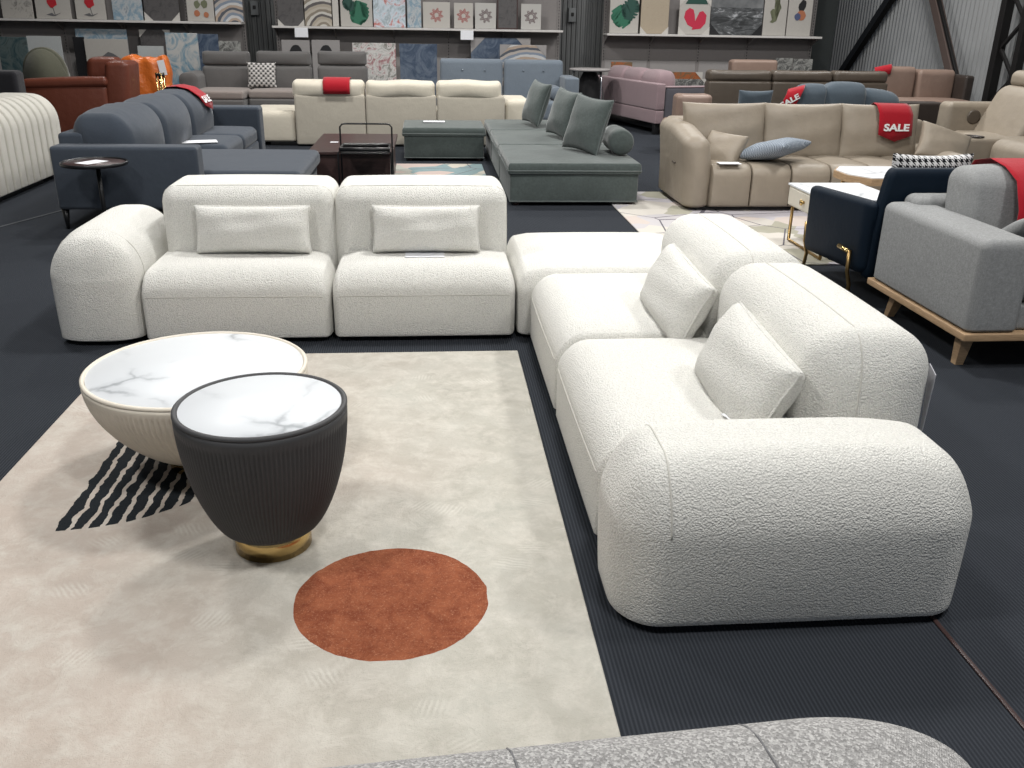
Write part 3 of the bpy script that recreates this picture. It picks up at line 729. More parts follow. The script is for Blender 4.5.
# ------------------------------------------------------------------ slate sofa with chaise
t = T('chaise_sofa', 'slate blue fabric chaise sofa behind the left end of the white sofa', 'sofa', (-2.1, 8.9))
t.box('armrest', 'slate', -2.90, -1.80, 7.30, 7.50, .16, .645, .03, 3, 4)
t.box('armrest', 'slate', -2.69, -1.87, 10.5, 10.75, .16, .66, .035, 3, 4)
t.box('back_frame', 'slate', -2.90, -2.70, 7.51, 10.75, .16, .72, .03, 3, 4)
t.box('base_frame', 'slate', -2.90, -1.90, 7.45, 10.5, .15, .30, .02, 2, 4)
t.box('chaise_base', 'slate', -2.0, -1.08, 7.52, 8.85, .15, .28, .02, 2, 4)
t.box('seat_cushion', 'slate', -2.70, -1.04, 7.50, 8.86, .28, .43, .06, 4, 6, (0, 0, .02))
t.box('seat_cushion', 'slate', -2.70, -1.90, 8.87, 9.68, .28, .46, .07, 4, 6, (0, 0, .02))
t.box('seat_cushion', 'slate', -2.70, -1.90, 9.69, 10.49, .28, .46, .07, 4, 6, (0, 0, .02))
for (a, b) in ((7.52, 8.5), (8.5, 9.48), (9.48, 10.45)):
    t.box('back_cushion', 'slate', -2.76, -2.34, a, b, .42, .86, ((.12, .12), (.09, .13), (.05, .17)), 5, 6, (.07, .02, .03), fn=lambda v: v + Vector((-.10 * (v.z + .2), 0, .008 * sin(22 * v.y))))
for (x, y) in ((-2.87, 7.36), (-1.08, 7.6), (-1.9, 10.5), (-2.95, 10.6), (-1.08, 8.75)): t.mesh('leg', lathe([(.012, 0), (.03, .16)], 10), 'black_metal', (x, y, 0))
bm = bmesh.new()
t2 = T('side_table', 'small round tray side table with dark rim beside the slate sofa arm', 'side table', (-2.48, 7.03))
t2.mesh('table_top', lathe([(.215, .555), (.22, .56), (.215, .566)], 48), 'dark_wood', (-2.48, 7.03, 0))
t2.mesh('tray_rim', lathe([(.222, .548), (.232, .552), (.234, .574), (.228, .576), (.225, .57), (.222, .556)], 48), 'black_metal', (-2.48, 7.03, 0))
t2.mesh('pole', lathe([(.016, .02), (.016, .54)], 14), 'black_metal', (-2.46, 7.03, 0))
t2.mesh('base', lathe([(.16, 0), (.16, .012), (.02, .022)], 40), 'black_metal', (-2.46, 7.03, 0))
bm, _ = rb((.13, .20, .002), .001, 1, 1); single('price_sheet', bm, 'paper', (-2.50, 7.04, .5675), 'white price sheet on the small round side table', 'paper', rot=(0, 0, -.5), smooth=False)
bm, _ = rb((.36, .2, .003), .001, 1, 1); single('price_sheet', bm, 'paper', (-2.2, 9.0, .475), 'white price sheet lying on the slate sofa seat', 'paper', rot=(0, 0, .3), smooth=False)

def banner(label, pts, width_dir, w, text=None, th=.004, point=.06, ntext=None, tsize=.12, trot=None):
    """cloth strip following pts (a path of points down its middle), w wide along width_dir, ending in a point"""
    bm = bmesh.new(); W = Vector(width_dir).normalized(); rows = []
    P = [Vector(p) for p in pts]; n = 8
    for p in P: rows.append([bm.verts.new(p + W * w * (k / n - .5)) for k in range(n + 1)])
    for a, b in zip(rows, rows[1:]):
        for k in range(n): bm.faces.new((a[k], a[k + 1], b[k + 1], b[k]))
    if point:
        d = (P[-1] - P[-2]).normalized()
        for k, v in enumerate(rows[-1]): v.co += d * point * (1 - abs(k / n - .5) * 2)
    base = P[0].copy(); bmesh.ops.translate(bm, vec=-base, verts=bm.verts)
    ge = bmesh.ops.extrude_face_region(bm, geom=bm.faces[:])
    bmesh.ops.recalc_face_normals(bm, faces=bm.faces)
    nrm = W.cross(P[-1] - P[-2]).normalized()
    bmesh.ops.translate(bm, vec=nrm * th, verts=[v for v in ge['geom'] if isinstance(v, bmesh.types.BMVert)])
    o = single('sale_banner', bm, 'red_cloth', base, label, 'banner', 'red sale banners')
    if text:
        cu = bpy.data.curves.new('lettering', 'FONT'); cu.body = text; cu.size = tsize; cu.align_x = 'CENTER'; cu.extrude = .0012; cu.offset = tsize * .035
        f = bpy.data.objects.new('lettering', cu); C.objects.link(f); cu.materials.append(MATS['white_letter']); f.parent = o
        f.location = Vector(trot[0]) - base; f.rotation_euler = trot[1]
        bpy.context.view_layer.update(); me = bpy.data.meshes.new_from_object(f.evaluated_get(bpy.context.evaluated_depsgraph_get()))
        g = bpy.data.objects.new('lettering', me); C.objects.link(g); g.parent = o; g.location = f.location; g.rotation_euler = f.rotation_euler
        g.scale = (1.35, 1, 1); bpy.data.objects.remove(f); f = g; f.name = 'lettering'
    return o
banner('red banner draped over the far back cushion of the slate sofa', [(-2.72, 10.0, .84), (-2.66, 10.0, .905), (-2.56, 10.0, .915), (-2.44, 10.0, .89), (-2.34, 10.0, .82), (-2.28, 10.0, .73)], (0, 1, 0), .32, 'SALE', tsize=.10, trot=((-2.285, 10.0, .755), (1.0, 0, pi / 2)))

# ------------------------------------------------------------------ white channel-tufted sofa at the left edge
t = T('channel_sofa', 'white channel-tufted sofa at the left edge behind the slate sofa', 'sofa', (-4.2, 8.4))
bm = bmesh.new(); ny = 21
for k in range(ny):
    y = 6.95 + k * .15; e = 1 if k < ny - 1 else .8
    rb((.66 if k < ny - 1 else .62, .158, .80 - (.03 if k == ny - 1 else 0)), ((.22, .24), (.035, .035), (.04, .26)), 5, 3, (.0, 0, 0), off=(0, y - 8.2, 0), bm=bm)
t.mesh('channelled_back', bm, 'cream_channel', (-4.12, 8.2, .435)); 
t.box('seat', 'cream_channel', -5.3, -4.4, 6.95, 9.5, .05, .42, .08, 4, 4, (0, 0, .02))
t.box('plinth', 'black_metal', -5.2, -3.87, 6.95, 9.5, 0, .05, .004, 1, 1)
# dark sofa behind it
t = T('charcoal_sofa', 'charcoal sofa end cut off by the left edge behind the white channel sofa', 'sofa', (-5.9, 11.2))
x0, x1, z0, z1 = bx(0, 71, 17, 100, 10.9)
t.box('armrest', 'charcoal', -6.9, x1, 10.9, 11.15, .12, z1, .05, 3, 3); t.box('backrest', 'charcoal', -6.9, -6.61, 11.155, 11.62, .12, .8, .06, 3, 3); t.box('seat', 'charcoal', -6.6, x1, 11.155, 11.62, .12, .42, .06, 3, 3)
t.box('plinth', 'black_metal', -6.8, x1 - .1, 11, 11.6, 0, .12, .01, 1, 1)

# ------------------------------------------------------------------ brown leather recliner, olive chair, orange chair
Yb = 11.7
t = T('leather_armchair', 'brown leather recliner armchair in front of the left wall display', 'armchair', (yp(80, 110, Yb)[0], Yb + .4))
x0, x1, z0, z1 = bx(24, 80, 108, 120, Yb); t.box('armrest', 'brown_leather', x0, x1, Yb, Yb + .22, .12, z1 - .06, ((.05, .05), (.05, .05), (.04, .04)), 3, 4, (0, .02, .01))
t.box('arm_pad', 'brown_leather', x0 - .02, x1 + .02, Yb - .02, Yb + .24, z1 - .09, z1 + .02, .045, 4, 4, (0, 0, .01), fn=lambda v: v + Vector((0, 0, .04 * v.x)))
xa, xb, _, zt = bx(103, 62, 127, 118, Yb); t.box('backrest', 'brown_leather', xa, xb, Yb + .02, Yb + .50, .14, zt, ((.06, .08), (.05, .05), (.05, .05)), 4, 4, (.02, .01, .01), fn=lambda v: v + Vector((.10 * v.z, 0, 0)))
xc, xd, zc, zt2 = bx(86, 57, 116, 80, Yb + .51); t.box('headrest', 'brown_leather', xc, xd, Yb + .51, Yb + .80, zc, zt2 - .01, ((.08, .05), (.07, .07), (.06, .06)), 4, 4, (.02, 0, .01), fn=lambda v: v + Vector((.12 * v.z, 0, 0)))
t.box('seat', 'brown_leather', x0 + .05, xa, Yb + .22, Yb + .78, .14, .46, .08, 4, 4, (0, 0, .02)); t.box('armrest', 'brown_leather', x0, x1, Yb + .78, Yb + 1.0, .12, z1 - .04, .06, 3, 4)
t.box('plinth', 'black_metal', x0 + .1, xb - .1, Yb + .1, Yb + .9, 0, .14, .01, 1, 1)
Yo = 13.4; x0, x1, z0, z1 = bx(22, 47, 66, 84, Yo)
t = T('olive_armchair', 'olive green armchair with an arched back below the pale canvas', 'armchair', ((x0 + x1) / 2, Yo))
n = 14; poly = [(-(x1 - x0) / 2 * 1.08, .3)] + [(-(x1 - x0) / 2 * cos(pi * k / n) * (1.0 if True else 1), z1 - .34 + .34 * sin(pi * k / n)) for k in range(n + 1)] + [((x1 - x0) / 2 * 1.08, .3)]
bm = prism(poly, .14); bmesh.ops.bevel(bm, geom=[e for e in bm.edges if abs(e.verts[0].co.y - e.verts[1].co.y) < 1e-6], offset=.03, segments=3, affect='EDGES')
t.mesh('backrest', bm, 'olive', ((x0 + x1) / 2, Yo + .1, 0)); t.box('seat', 'olive', x0, x1, Yo - .45, Yo - .03, .28, .45, .06, 3, 3, (0, 0, .02))
for (x, y) in ((x0 + .06, Yo - .4), (x1 - .06, Yo - .4), (x0 + .06, Yo), (x1 - .06, Yo)): t.mesh('leg', lathe([(.012, 0), (.02, .3)], 8), 'black_metal', (x, y, 0))
Yo = 13.0; x0, x1, z0, z1 = bx(121, 57, 169, 95, Yo)
t = T('orange_armchair', 'bright orange crinkled leather armchair behind the brown recliner', 'armchair', ((x0 + x1) / 2, Yo + .3))
def crink(v): return v + Vector((.012 * sin(21 * v.z + 9 * v.x), .014 * sin(25 * v.x + 7 * v.z), .016 * sin(13 * v.x + 4) + .010 * sin(31 * v.x)))
t.box('backrest', 'orange_leather', x0, x1, Yo, Yo + .22, .16, z1, .07, 5, 14, (0, .04, .01), fn=crink)
t.box('seat', 'orange_leather', x0, x1, Yo + .2, Yo + .85, .16, .44, .08, 4, 8, (0, 0, .03), fn=crink); t.box('plinth', 'black_metal', x0 + .1, x1 - .1, Yo + .05, Yo + .8, 0, .16, .01, 1, 1)
xt, zt = yp(161, 68, Yo - .1); bm, _ = rb((.09, .003, .19), .001, 1, 1); tt = t.mesh('price_tag', bm, 'paper', (xt, Yo - .045, zt), (0, -.15, 0), smooth=False); tag(tt, 'white price tag')
Yg = 12.3; xg, zg = yp(160, 76, Yg)
t = T('gold_side_table', 'small gold-rimmed side table in front of the orange armchair', 'side table', (xg, Yg))
t.mesh('top', lathe([(.05, zg), (.055, zg + .015), (.05, zg + .03)], 24), 'black_metal', (xg, Yg, 0)); 
for k in range(4):
    a = k * pi / 2 + .5; t.tube('leg', 'gold', [(xg + .045 * cos(a), Yg + .045 * sin(a), 0), (xg + .045 * cos(a), Yg + .045 * sin(a), zg + .04)], .012)
xy, zy = yp(82, 75, Yb + .35); cushion('yellow_pillow', 'small yellow and blue pillow on the brown leather recliner', 'pillow', 'art_flower', .3, .3, .1, (xy, Yb + .5, .55), (-.3, .3, .5), seed=8)

# ------------------------------------------------------------------ grey recliner sofa
YR = 15.0
t = T('recliner_sofa', 'grey fabric recliner sofa with tall headrests below the middle display', 'sofa', (yp(290, 100, YR)[0], YR))
for (ua, ub) in ((202, 250), (256, 311), (317, 367)):
    x0, x1, z0, z1 = bx(ua, 51, ub, 64, YR + .1); zm = z0
    t.box('headrest', 'recliner_grey', x0 + .01, x1 - .01, YR + .02, YR + .25, zm - .02, z1, ((.05, .05), (.06, .06), (.04, .05)), 4, 6, (0, .03, -.01))
    t.box('backrest', 'recliner_grey', x0, x1, YR, YR + .28, .35, zm - .02, .06, 4, 6, (0, .03, 0))
    x0s, x1s = yp(ua - 4, 90, YR - .3)[0], yp(ub, 90, YR - .3)[0]
    s = t.box('seat_cushion', 'recliner_seat', x0s, x1s, YR - (.85 if ua == 202 else .62), YR, .43, .55, .035, 3, 4, (0, 0, .01))
    t.box('seat_front', 'recliner_grey', x0s, x1s, YR - (.86 if ua == 202 else .63), YR - .05, .10, .43, .03, 3, 4, (0, .01, 0))
x0, x1, z0, z1 = bx(182, 72, 201, 92, YR - .3); t.box('armrest', 'recliner_grey', x0, x1, YR - .5, YR + .2, .1, z1, ((.1, .1), (.04, .04), (.03, .1)), 4, 4)
t.box('plinth', 'black_metal', yp(200, 90, YR)[0], yp(366, 90, YR)[0], YR - .5, YR + .2, 0, .1, .01, 1, 1)
x, z = yp(262, 75, YR - .15); z = .73; cushion('patterned_pillow', 'black and white patterned square pillow on the grey recliner sofa', 'pillow', 'hound_small', .44, .38, .14, (x, YR - .16, .74), (-.2, 0, 0), seed=3)

# ------------------------------------------------------------------ cream sofa seen from behind
YC = 12.36
t = T('cream_sofa', 'cream fabric sectional sofa seen from behind, with a red banner on it', 'sofa', (-.4, 12.8))
xs = [yp(u, 120, YC)[0] for u in (295, 366, 437, 505)]
zt = .66
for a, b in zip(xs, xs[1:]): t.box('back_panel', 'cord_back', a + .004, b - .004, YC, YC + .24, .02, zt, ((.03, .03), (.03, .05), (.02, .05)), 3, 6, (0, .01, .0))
for i, (ua, ub) in enumerate(((291, 364), (365, 435), (436, 502))):
    x0, x1 = yp(ua, 88, YC)[0], yp(ub, 88, YC)[0]
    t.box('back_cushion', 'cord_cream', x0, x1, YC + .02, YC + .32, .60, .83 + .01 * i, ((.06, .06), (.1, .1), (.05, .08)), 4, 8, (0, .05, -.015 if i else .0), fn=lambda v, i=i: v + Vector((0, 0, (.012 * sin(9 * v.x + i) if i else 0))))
t.box('seat', 'cord_cream', xs[0], xs[-1], YC + .24, YC + 1.0, .05, .44, .06, 3, 6)
t.box('chaise_seat', 'cord_cream', -2.40, xs[0] - .01, YC + .05, YC + 1.1, .05, .43, ((.08, .05), (.05, .05), (.03, .08)), 4, 5, (.01, .01, .02))
t.box('arm_module', 'cord_cream', xs[-1] + .01, xs[-1] + .36, YC + .1, YC + 1.0, .05, .60, ((.05, .07), (.06, .05), (.03, .08)), 4, 4)
t.box('plinth', 'black_metal', -2.1, xs[-1] + .2, YC + .08, YC + .9, 0, .05, .004, 1, 1)
x0, x1, z0, z1 = bx(323, 79, 350, 94, YC)
banner('red banner folded over the back of the cream sofa', [((x0 + x1) / 2, YC + .28, .84), ((x0 + x1) / 2, YC + .16, .862), ((x0 + x1) / 2, YC + .05, .852), ((x0 + x1) / 2, YC - .035, .80), ((x0 + x1) / 2, YC - .055, .73), ((x0 + x1) / 2 , YC - .05, .665)], (1, 0, 0), x1 - x0, None, point=0)

# ------------------------------------------------------------------ dark coffee table and tray table
t = T('dark_coffee_table', 'dark brown block coffee table behind the white sofa', 'coffee table', (-.74, 9.6))
t.box('table_top', 'dark_wood', -1.17, -.36, 8.90, 10.35, .37, .40, .006, 2, 1, smooth=False); t.box('base', 'dark_wood', -1.14, -.39, 8.93, 10.32, 0, .37, .006, 2, 1, smooth=False)
t = T('tray_table', 'black metal tray table with loop handles in front of the dark coffee table', 'tray table', (-.66, 8.65))
X0, X1, Y0, Y1, ZT = -.84, -.36, 8.50, 8.80, .67
for y, z in ((Y0, .47), (Y1, ZT)):
    t.tube('leg_frame', 'black_metal', [(X0, y, .005), (X0, y, z - .03), (X0 + .02, y, z - .005), (X0 + .05, y, z), (X1 - .05, y, z), (X1 - .02, y, z - .005), (X1, y, z - .03), (X1, y, .005)], .008, 8)
t.box('tray', 'black_metal', X0 + .02, X1 - .02, Y0, Y1, .43, .445, .006, 2, 2)
bm = bmesh.new(); tube(bm, [(X0 + .02 - X0, .0, 0), (X1 - X0 - .02, .0, 0), (X1 - X0 - .02, Y1 - Y0, 0), (.02, Y1 - Y0, 0)], .02, 8, True); t.mesh('tray_rim', bm, 'black_metal', (X0, Y0, .475))
t.tube('foot_bar', 'black_metal', [(X0, Y0, .012), (X0, Y1, .012)], .008); t.tube('foot_bar', 'black_metal', [(X1, Y0, .012), (X1, Y1, .012)], .008)
bm, _ = rb((.08, .06, .003), .001, 1, 1); single('price_sheet', bm, 'paper', (-.98, 9.6, .402), 'tiny white card on the dark coffee table', 'paper', smooth=False)

# ------------------------------------------------------------------ green modular sofa
gr = T('green_modular_sofa', 'grey-green velvet low modular sofa behind the white corner seat', 'sofa', (1.2, 9.6))
def gmod(x0, x1, y0, y1, name):
    o = gr.box(name, 'green_velvet', x0 + .02, x1 - .02, y0 + .02, y1 - .02, .03, .31, .02, 3, 6, (.01, .01, 0))
    c, mp = gr.box('seat_cushion', 'green_velvet', x0, x1, y0, y1, .29, .39, ((.02, .02), (.02, .02), (.01, .045)), 4, 12, (0, 0, .02), want=True)
    hx, hy, hz = (x1 - x0) / 2, (y1 - y0) / 2, .0525
    bm = bmesh.new(); tube(bm, [(-hx, -hy, -.02), (hx, -hy, -.02), (hx, hy, -.02), (-hx, hy, -.02)], .008, 6, True); fin('piping', bm, 'green_piping', c)
    bm = bmesh.new(); tube(bm, [(-hx + .02, -hy + .02, -.128), (hx - .02, -hy + .02, -.128), (hx - .02, hy - .02, -.128), (-hx + .02, hy - .02, -.128)], .007, 6, True); fin('piping', bm, 'green_piping', o)
    for sx in (x0 + .08, x1 - .08):
        for sy in (y0 + .08, y1 - .08): gr.mesh('foot', lathe([(.025, 0), (.035, .03)], 10), 'dark_wood', (sx, sy, 0))
gmod(.70, 1.93, 8.27, 9.58, 'module_base'); gmod(.70, 1.93, 9.60, 10.9, 'module_base'); gmod(.70, 1.93, 10.92, 12.1, 'module_base')
for k, (x, y, lab) in enumerate(((1.82, 8.93, ''), (1.80, 10.2, ''), (1.78, 11.3, ''))):
    bm = bmesh.new()
    prof = [(.02, -.24), (.10, -.238), (.118, -.22), (.122, -.1), (.122, .1), (.118, .22), (.10, .238), (.02, .24)]
    lab = ('round grey-green bolster nearest the beige sofa on the green modular sofa', 'round grey-green bolster behind the second square green pillow', 'round grey-green bolster behind the farthest square green pillow')[k]
    single('bolster', lathe(prof, 28), 'green_velvet', (x, y, .525), lab, 'bolster', 'bolsters on the green modular sofa', (pi / 2, 0, 0))
GP = 'square pillows on the green modular sofa'
for (x, y, z, rz, s, lab) in ((1.52, 8.95, .665, -1.05, .53, 'large square green velvet pillow nearest the camera, against the bolster'), (1.44, 10.05, .665, -1.25, .50, 'middle square green velvet pillow on the low green sofa'), (1.28, 11.25, .67, -1.3, .50, 'farthest square green velvet pillow on the low green sofa')):
    cushion('square_pillow', lab, 'pillow', 'green_velvet', s, s, .20, (x, y, z), (-.30, .06, rz), .09, .35, GP, 'green_piping', int(y * 7))
ot = T('green_ottoman', 'grey-green velvet ottoman between the tray table and the green modular sofa', 'ottoman', (.16, 11.4))
gro = gr; gr = ot; gmod(-.33, .66, 11.05, 11.95, 'ottoman_base'); gr = gro
bm, _ = rb((.26, .15, .004), .001, 1, 1); single('price_sheet', bm, 'paper', (.05, 11.5, .418), 'white price sheet lying on the green ottoman', 'paper', smooth=False)
bm, _ = rb((1.0, 1.5, .012), .004, 1, 4); single('area_rug', bm, 'rug_teal', (.10, 10.05, .0061), 'small pastel and teal patchwork rug in front of the green ottoman', 'rug')
bm, _ = rb((3.2, 2.9, .012), .004, 1, 4); single('area_rug', bm, 'rug_pastel', (3.28, 7.53, .0061), 'pale lilac and cream patchwork rug in front of the beige leather sofa', 'rug')

# ------------------------------------------------------------------ blue-grey sofa below the middle display
YG = 14.9
t = T('blue_grey_sofa', 'blue-grey fabric sofa with buttoned back below the middle display', 'sofa', (1.2, YG))
x0, x1, z0, z1 = bx(440, 59, 503, 95, YG); t.box('backrest', 'blue_grey', x0, x1, YG, YG + .22, .25, z1, ((.04, .05), (.05, .05), (.03, .07)), 4, 8, (0, .02, 0))
x0b, x1b, _, z1b = bx(504, 60, 563, 95, YG); t.box('backrest', 'blue_grey', x0b, x1b, YG, YG + .22, .25, z1b, ((.05, .05), (.05, .05), (.03, .07)), 4, 8, (0, .02, 0))
for bxx in (x0 + .35, x0 + .7, x0b + .3, x0b + .62): t.mesh('button', lathe([(.012, -.004), (.016, 0), (.01, .006)], 10), 'blue_grey', (bxx, YG - .018, .85), (pi / 2, 0, 0))
t.box('seat', 'blue_grey', x0, x1b, YG - .62, YG, .15, .44, .06, 3, 6, (0, 0, .02))
xa, xb, _, za = bx(563, 77, 577, 100, YG - .4); t.box('armrest', 'blue_grey', xa, xb, YG - .62, YG + .2, .15, za, .03, 3, 4)
t.box('plinth', 'black_metal', x0 + .1, xb - .1, YG - .5, YG + .1, 0, .15, .01, 1, 1)
bxx, bz = yp(556, 88, YG - .3); single('bolster', lathe([(.01, -.26), (.09, -.255), (.10, -.24), (.10, .24), (.09, .255), (.01, .26)], 20), 'blue_grey', (xa - .11, YG - .32, .55), 'blue-grey bolster beside the arm of the blue-grey sofa', 'bolster', None, (pi / 2, 0, 0))
bxx, bz = yp(448, 82, 14.3); single('bolster', lathe([(.01, -.26), (.09, -.255), (.10, -.24), (.10, .24), (.09, .255), (.01, .26)], 20), 'blue_grey', (bxx, YG - .32, .55), 'blue-grey bolster at the left end of the blue-grey sofa', 'bolster', None, (pi / 2, 0, 0))

# ------------------------------------------------------------------ bar table with black drape
xc, zc = yp(590, 69, 15.1)
t = T('bar_table', 'round table with grey top and black draped base by the corrugated column', 'table', (xc, 15.1))
t.mesh('table_top', lathe([(.30, .85), (.33, .86), (.33, .88), (.32, .885)], 40), 'panel_low', (xc, 15.1, 0))
t.mesh('drape', lathe([(.27, .02), (.255, .3), (.22, .6), (.12, .80), (.10, .85)], 48, rfn=lambda k, i: 1 + .10 * sin(k * 2 * pi / 8) * (1 if i < 4 else .2)), 'black_cloth', (xc, 15.1, 0))
for k in range(3):
    a = -pi / 2 + .55 + k * 2 * pi / 3; c, s = cos(a), sin(a)
    t.tube('leg', 'chrome' if k == 0 else 'metal_grey', [(xc + .26 * c, 15.1 + .26 * s, .85), (xc + .29 * c, 15.1 + .29 * s, .7), (xc + .29 * c, 15.1 + .29 * s, .2), (xc + .32 * c, 15.1 + .32 * s, 0)], .02)

# ------------------------------------------------------------------ mauve sofa
t = T('mauve_sofa', 'mauve pink sofa with dark grey side panel below the right display', 'sofa', (3.42, 13.88)); t.e.rotation_euler = (0, 0, .26)
t.box('back_panel', 'mauve', 3.38, 3.52, 13.86, 16.1, .36, .74, .02, 2, 4); t.box('lower_rail', 'mauve', 3.38, 3.52, 13.86, 16.1, .16, .355, .02, 2, 4)
t.box('armrest', 'mauve_side', 3.53, 4.45, 13.85, 14.03, .14, .68, .02, 2, 4); t.box('armrest', 'mauve_side', 3.53, 4.45, 15.9, 16.08, .14, .68, .02, 2, 4)
t.box('seat', 'mauve', 3.53, 4.4, 14.04, 15.89, .16, .45, .04, 3, 4)
t.box('arm_cap', 'mauve', 3.53, 4.45, 13.85, 14.03, .681, .70, .008, 2, 2)
for (a, b) in ((14.05, 14.66), (14.67, 15.28), (15.29, 15.88)): t.box('back_cushion', 'mauve', 3.50, 3.80, a, b, .45, .90, ((.10, .10), (.07, .07), (.05, .14)), 4, 5, (.03, .01, .02))
for (x, y) in ((3.44, 13.95), (4.35, 13.95), (3.44, 16.0), (4.35, 16.0)): t.box('leg', 'black_metal', x - .04, x + .04, y - .04, y + .04, 0, .15, .005, 1, 1)
t.box('plinth', 'black_metal', 3.5, 4.4, 13.95, 16.0, .06, .15, .005, 1, 1)

# ------------------------------------------------------------------ taupe leather sofa seen from behind, with side chair
YT = 12.5
t = T('taupe_leather_sofa', 'dark taupe leather sofa seen from behind, below the right display', 'sofa', (5, YT + .4))
xs = [yp(u, 90, YT)[0] for u in (708, 772, 833, 888)]
for i, (a, b) in enumerate(zip(xs, xs[1:])):
    t.box('back_panel', 'taupe_leather', a + .004, b - .004, YT, YT + .22, .12, .87, .035, 3, 4, (0, .01, 0)); t.box('headrest', 'taupe_leather', a + .005, b - .005, YT + .02, YT + .26, .85, 1.01 + .004 * i, .06, 4, 6, (0, .02, -.012))
t.box('seat', 'taupe_leather', xs[0], xs[-1], YT + .22, YT + 1.0, .12, .46, .06, 3, 4); t.box('plinth', 'black_metal', xs[0] + .1, xs[-1] - .1, YT + .05, YT + .9, 0, .12, .01, 1, 1)
t.box('armrest', 'taupe_leather', xs[0] - .12, xs[0] - .005, YT + .05, YT + 1.0, .12, .60, .05, 3, 4)
x0, x1, z0, z1 = bx(677, 94, 713, 122, 11.6)
t = T('leather_stool_chair', 'small light brown leather chair behind the left back cushion of the beige sofa', 'armchair', ((x0 + x1) / 2, 12.0))
t.box('backrest', 'rose_leather', x0, x1, 11.6, 11.9, .38, z1, ((.08, .08), (.08, .08), (.04, .06)), 4, 6, (0, .02, -.015)); t.box('seat', 'rose_leather', x0 - .02, x1 + .02, 11.55, 12.3, .12, .42, .06, 3, 4); t.box('plinth', 'black_metal', x0 + .05, x1 - .05, 11.65, 12.2, 0, .12, .01, 1, 1)
x0, x1, z0, z1 = bx(733, 60, 779, 76, 14.8)
t = T('leather_armchair', 'brown leather armchair back showing above the taupe sofa', 'armchair', ((x0 + x1) / 2, 15.0))
t.box('backrest', 'rose_leather', x0, x1, 14.8, 15.05, .3, z1, ((.08, .04), (.05, .05), (.04, .05)), 4, 4, fn=lambda v: v + Vector((-.05 * v.z, 0, 0))); t.box('seat', 'rose_leather', x0, x1, 14.2, 14.8, .1, .44, .05, 3, 3); t.box('plinth', 'black_metal', x0 + .05, x1 - .05, 14.3, 15, 0, .1, .01, 1, 1)

# ------------------------------------------------------------------ slate sofa behind the beige one
YS = 10.3
x0, x1, z0, z1 = bx(797, 86, 903, 115, YS)
t = T('slate_loveseat', 'slate blue loveseat between the beige sofa and the taupe sofa', 'sofa', ((x0 + x1) / 2, YS + .5))
xm = x0 + (x1 - x0) * .28
t.box('back_cushion', 'slate_light', x0, xm, YS, YS + .28, .38, z1 - .005, ((.1, .05), (.09, .09), (.05, .10)), 4, 6, (0, .03, .02), fn=lambda v: v + Vector((.05 * v.z, 0, .05 * v.x)))
t.box('back_cushion', 'slate_light', xm - .03, x0 + (x1 - x0) * .66, YS - .02, YS + .28, .38, z1 + .02, ((.16, .08), (.09, .09), (.05, .12)), 4, 6, (0, .04, .02))
t.box('back_cushion', 'slate_light', x0 + (x1 - x0) * .63, x1, YS, YS + .28, .38, z1 - .06, ((.1, .12), (.09, .09), (.05, .10)), 4, 6, (0, .04, .02), fn=lambda v: v + Vector((0, 0, -.14 * v.x)))
t.box('seat', 'slate_light', x0 - .5, x1, YS + .25, YS + 1.0, .1, .42, .05, 3, 4); t.box('backrest', 'slate_light', x0 - .5, x1, YS + .05, YS + .24, .1, .62, .04, 3, 4); t.box('plinth', 'black_metal', x0 - .4, x1 - .1, YS + .1, YS + .9, 0, .1, .01, 1, 1)
xp, zp = yp(761, 99, YS - .05); cushion('slate_pillow', 'square slate blue pillow standing behind the left beige cushions', 'pillow', 'slate_light', .40, .36, .13, (xp, YS + .16, .72), (.15, 0, 0), seed=6)
xa, za = yp(791, 94, YS - .1)
banner('red banner with white script tilted on the slate loveseat', [(xa + .13, YS + .12, .90), (xa + .11, YS + .03, .945), (xa + .06, YS - .07, .90), (xa + .01, YS - .09, .80), (xa - .03, YS - .08, .70)], (1, 0, .25), .20, 'SALE', point=0, tsize=.08, trot=((xa + .01, YS - .10, .78), (1.45, -.5, 0)))
x0, x1, z0, z1 = bx(733, 102, 745, 108, YS); bm, _ = rb((x1 - x0, .2, .02), .005, 1, 1); single('folded_sheet', bm, 'paper', ((x0 + x1) / 2, YS + .15, .632), 'small white folded sheet left of the square slate pillow', 'paper', smooth=False)

# ------------------------------------------------------------------ beige leather sofa
t = T('beige_leather_sofa', 'beige leather sofa with channelled seat and loose cushions, right of the green sofa', 'sofa', (3.8, 8.5))
X0, X1 = 2.50, 4.70
t.box('seat_base', 'beige_leather', X0, X1, 8.02, 9.05, .03, .39, ((.02, .02), (.10, .03), (.03, .09)), 5, 4, (0, 0, .01))
nseg = 6; w = (X1 - X0) / nseg
for k in range(nseg):
    s_ = t.box('seat_channel', 'beige_leather', X0 + k * w + .001, X0 + (k + 1) * w - .001, 7.96, 8.80, .045, .42, ((.012, .012), (.11, .03), (.03, .10)), 5, 5, (0, .012, .016))
t.box('backrest', 'beige_leather', 2.32, X1 + .2, 8.85, 9.15, .03, .74, ((.06, .06), (.05, .06), (.03, .07)), 4, 5)
def flare(sgn):
    return lambda v: v + Vector((sgn * (.035 * (max(0, v.z + .1) / .4) ** 1.5), 0, -.16 * max(0, -v.y) * min(1, max(0, v.z + .1) / .3) ** 1.5))
ar = t.box('armrest', 'beige_leather', 2.27, 2.52, 7.98, 9.05, .03, .735, ((.10, .12), (.12, .12), (.04, .09)), 6, 8, (.02, .02, .0), fn=flare(-1))
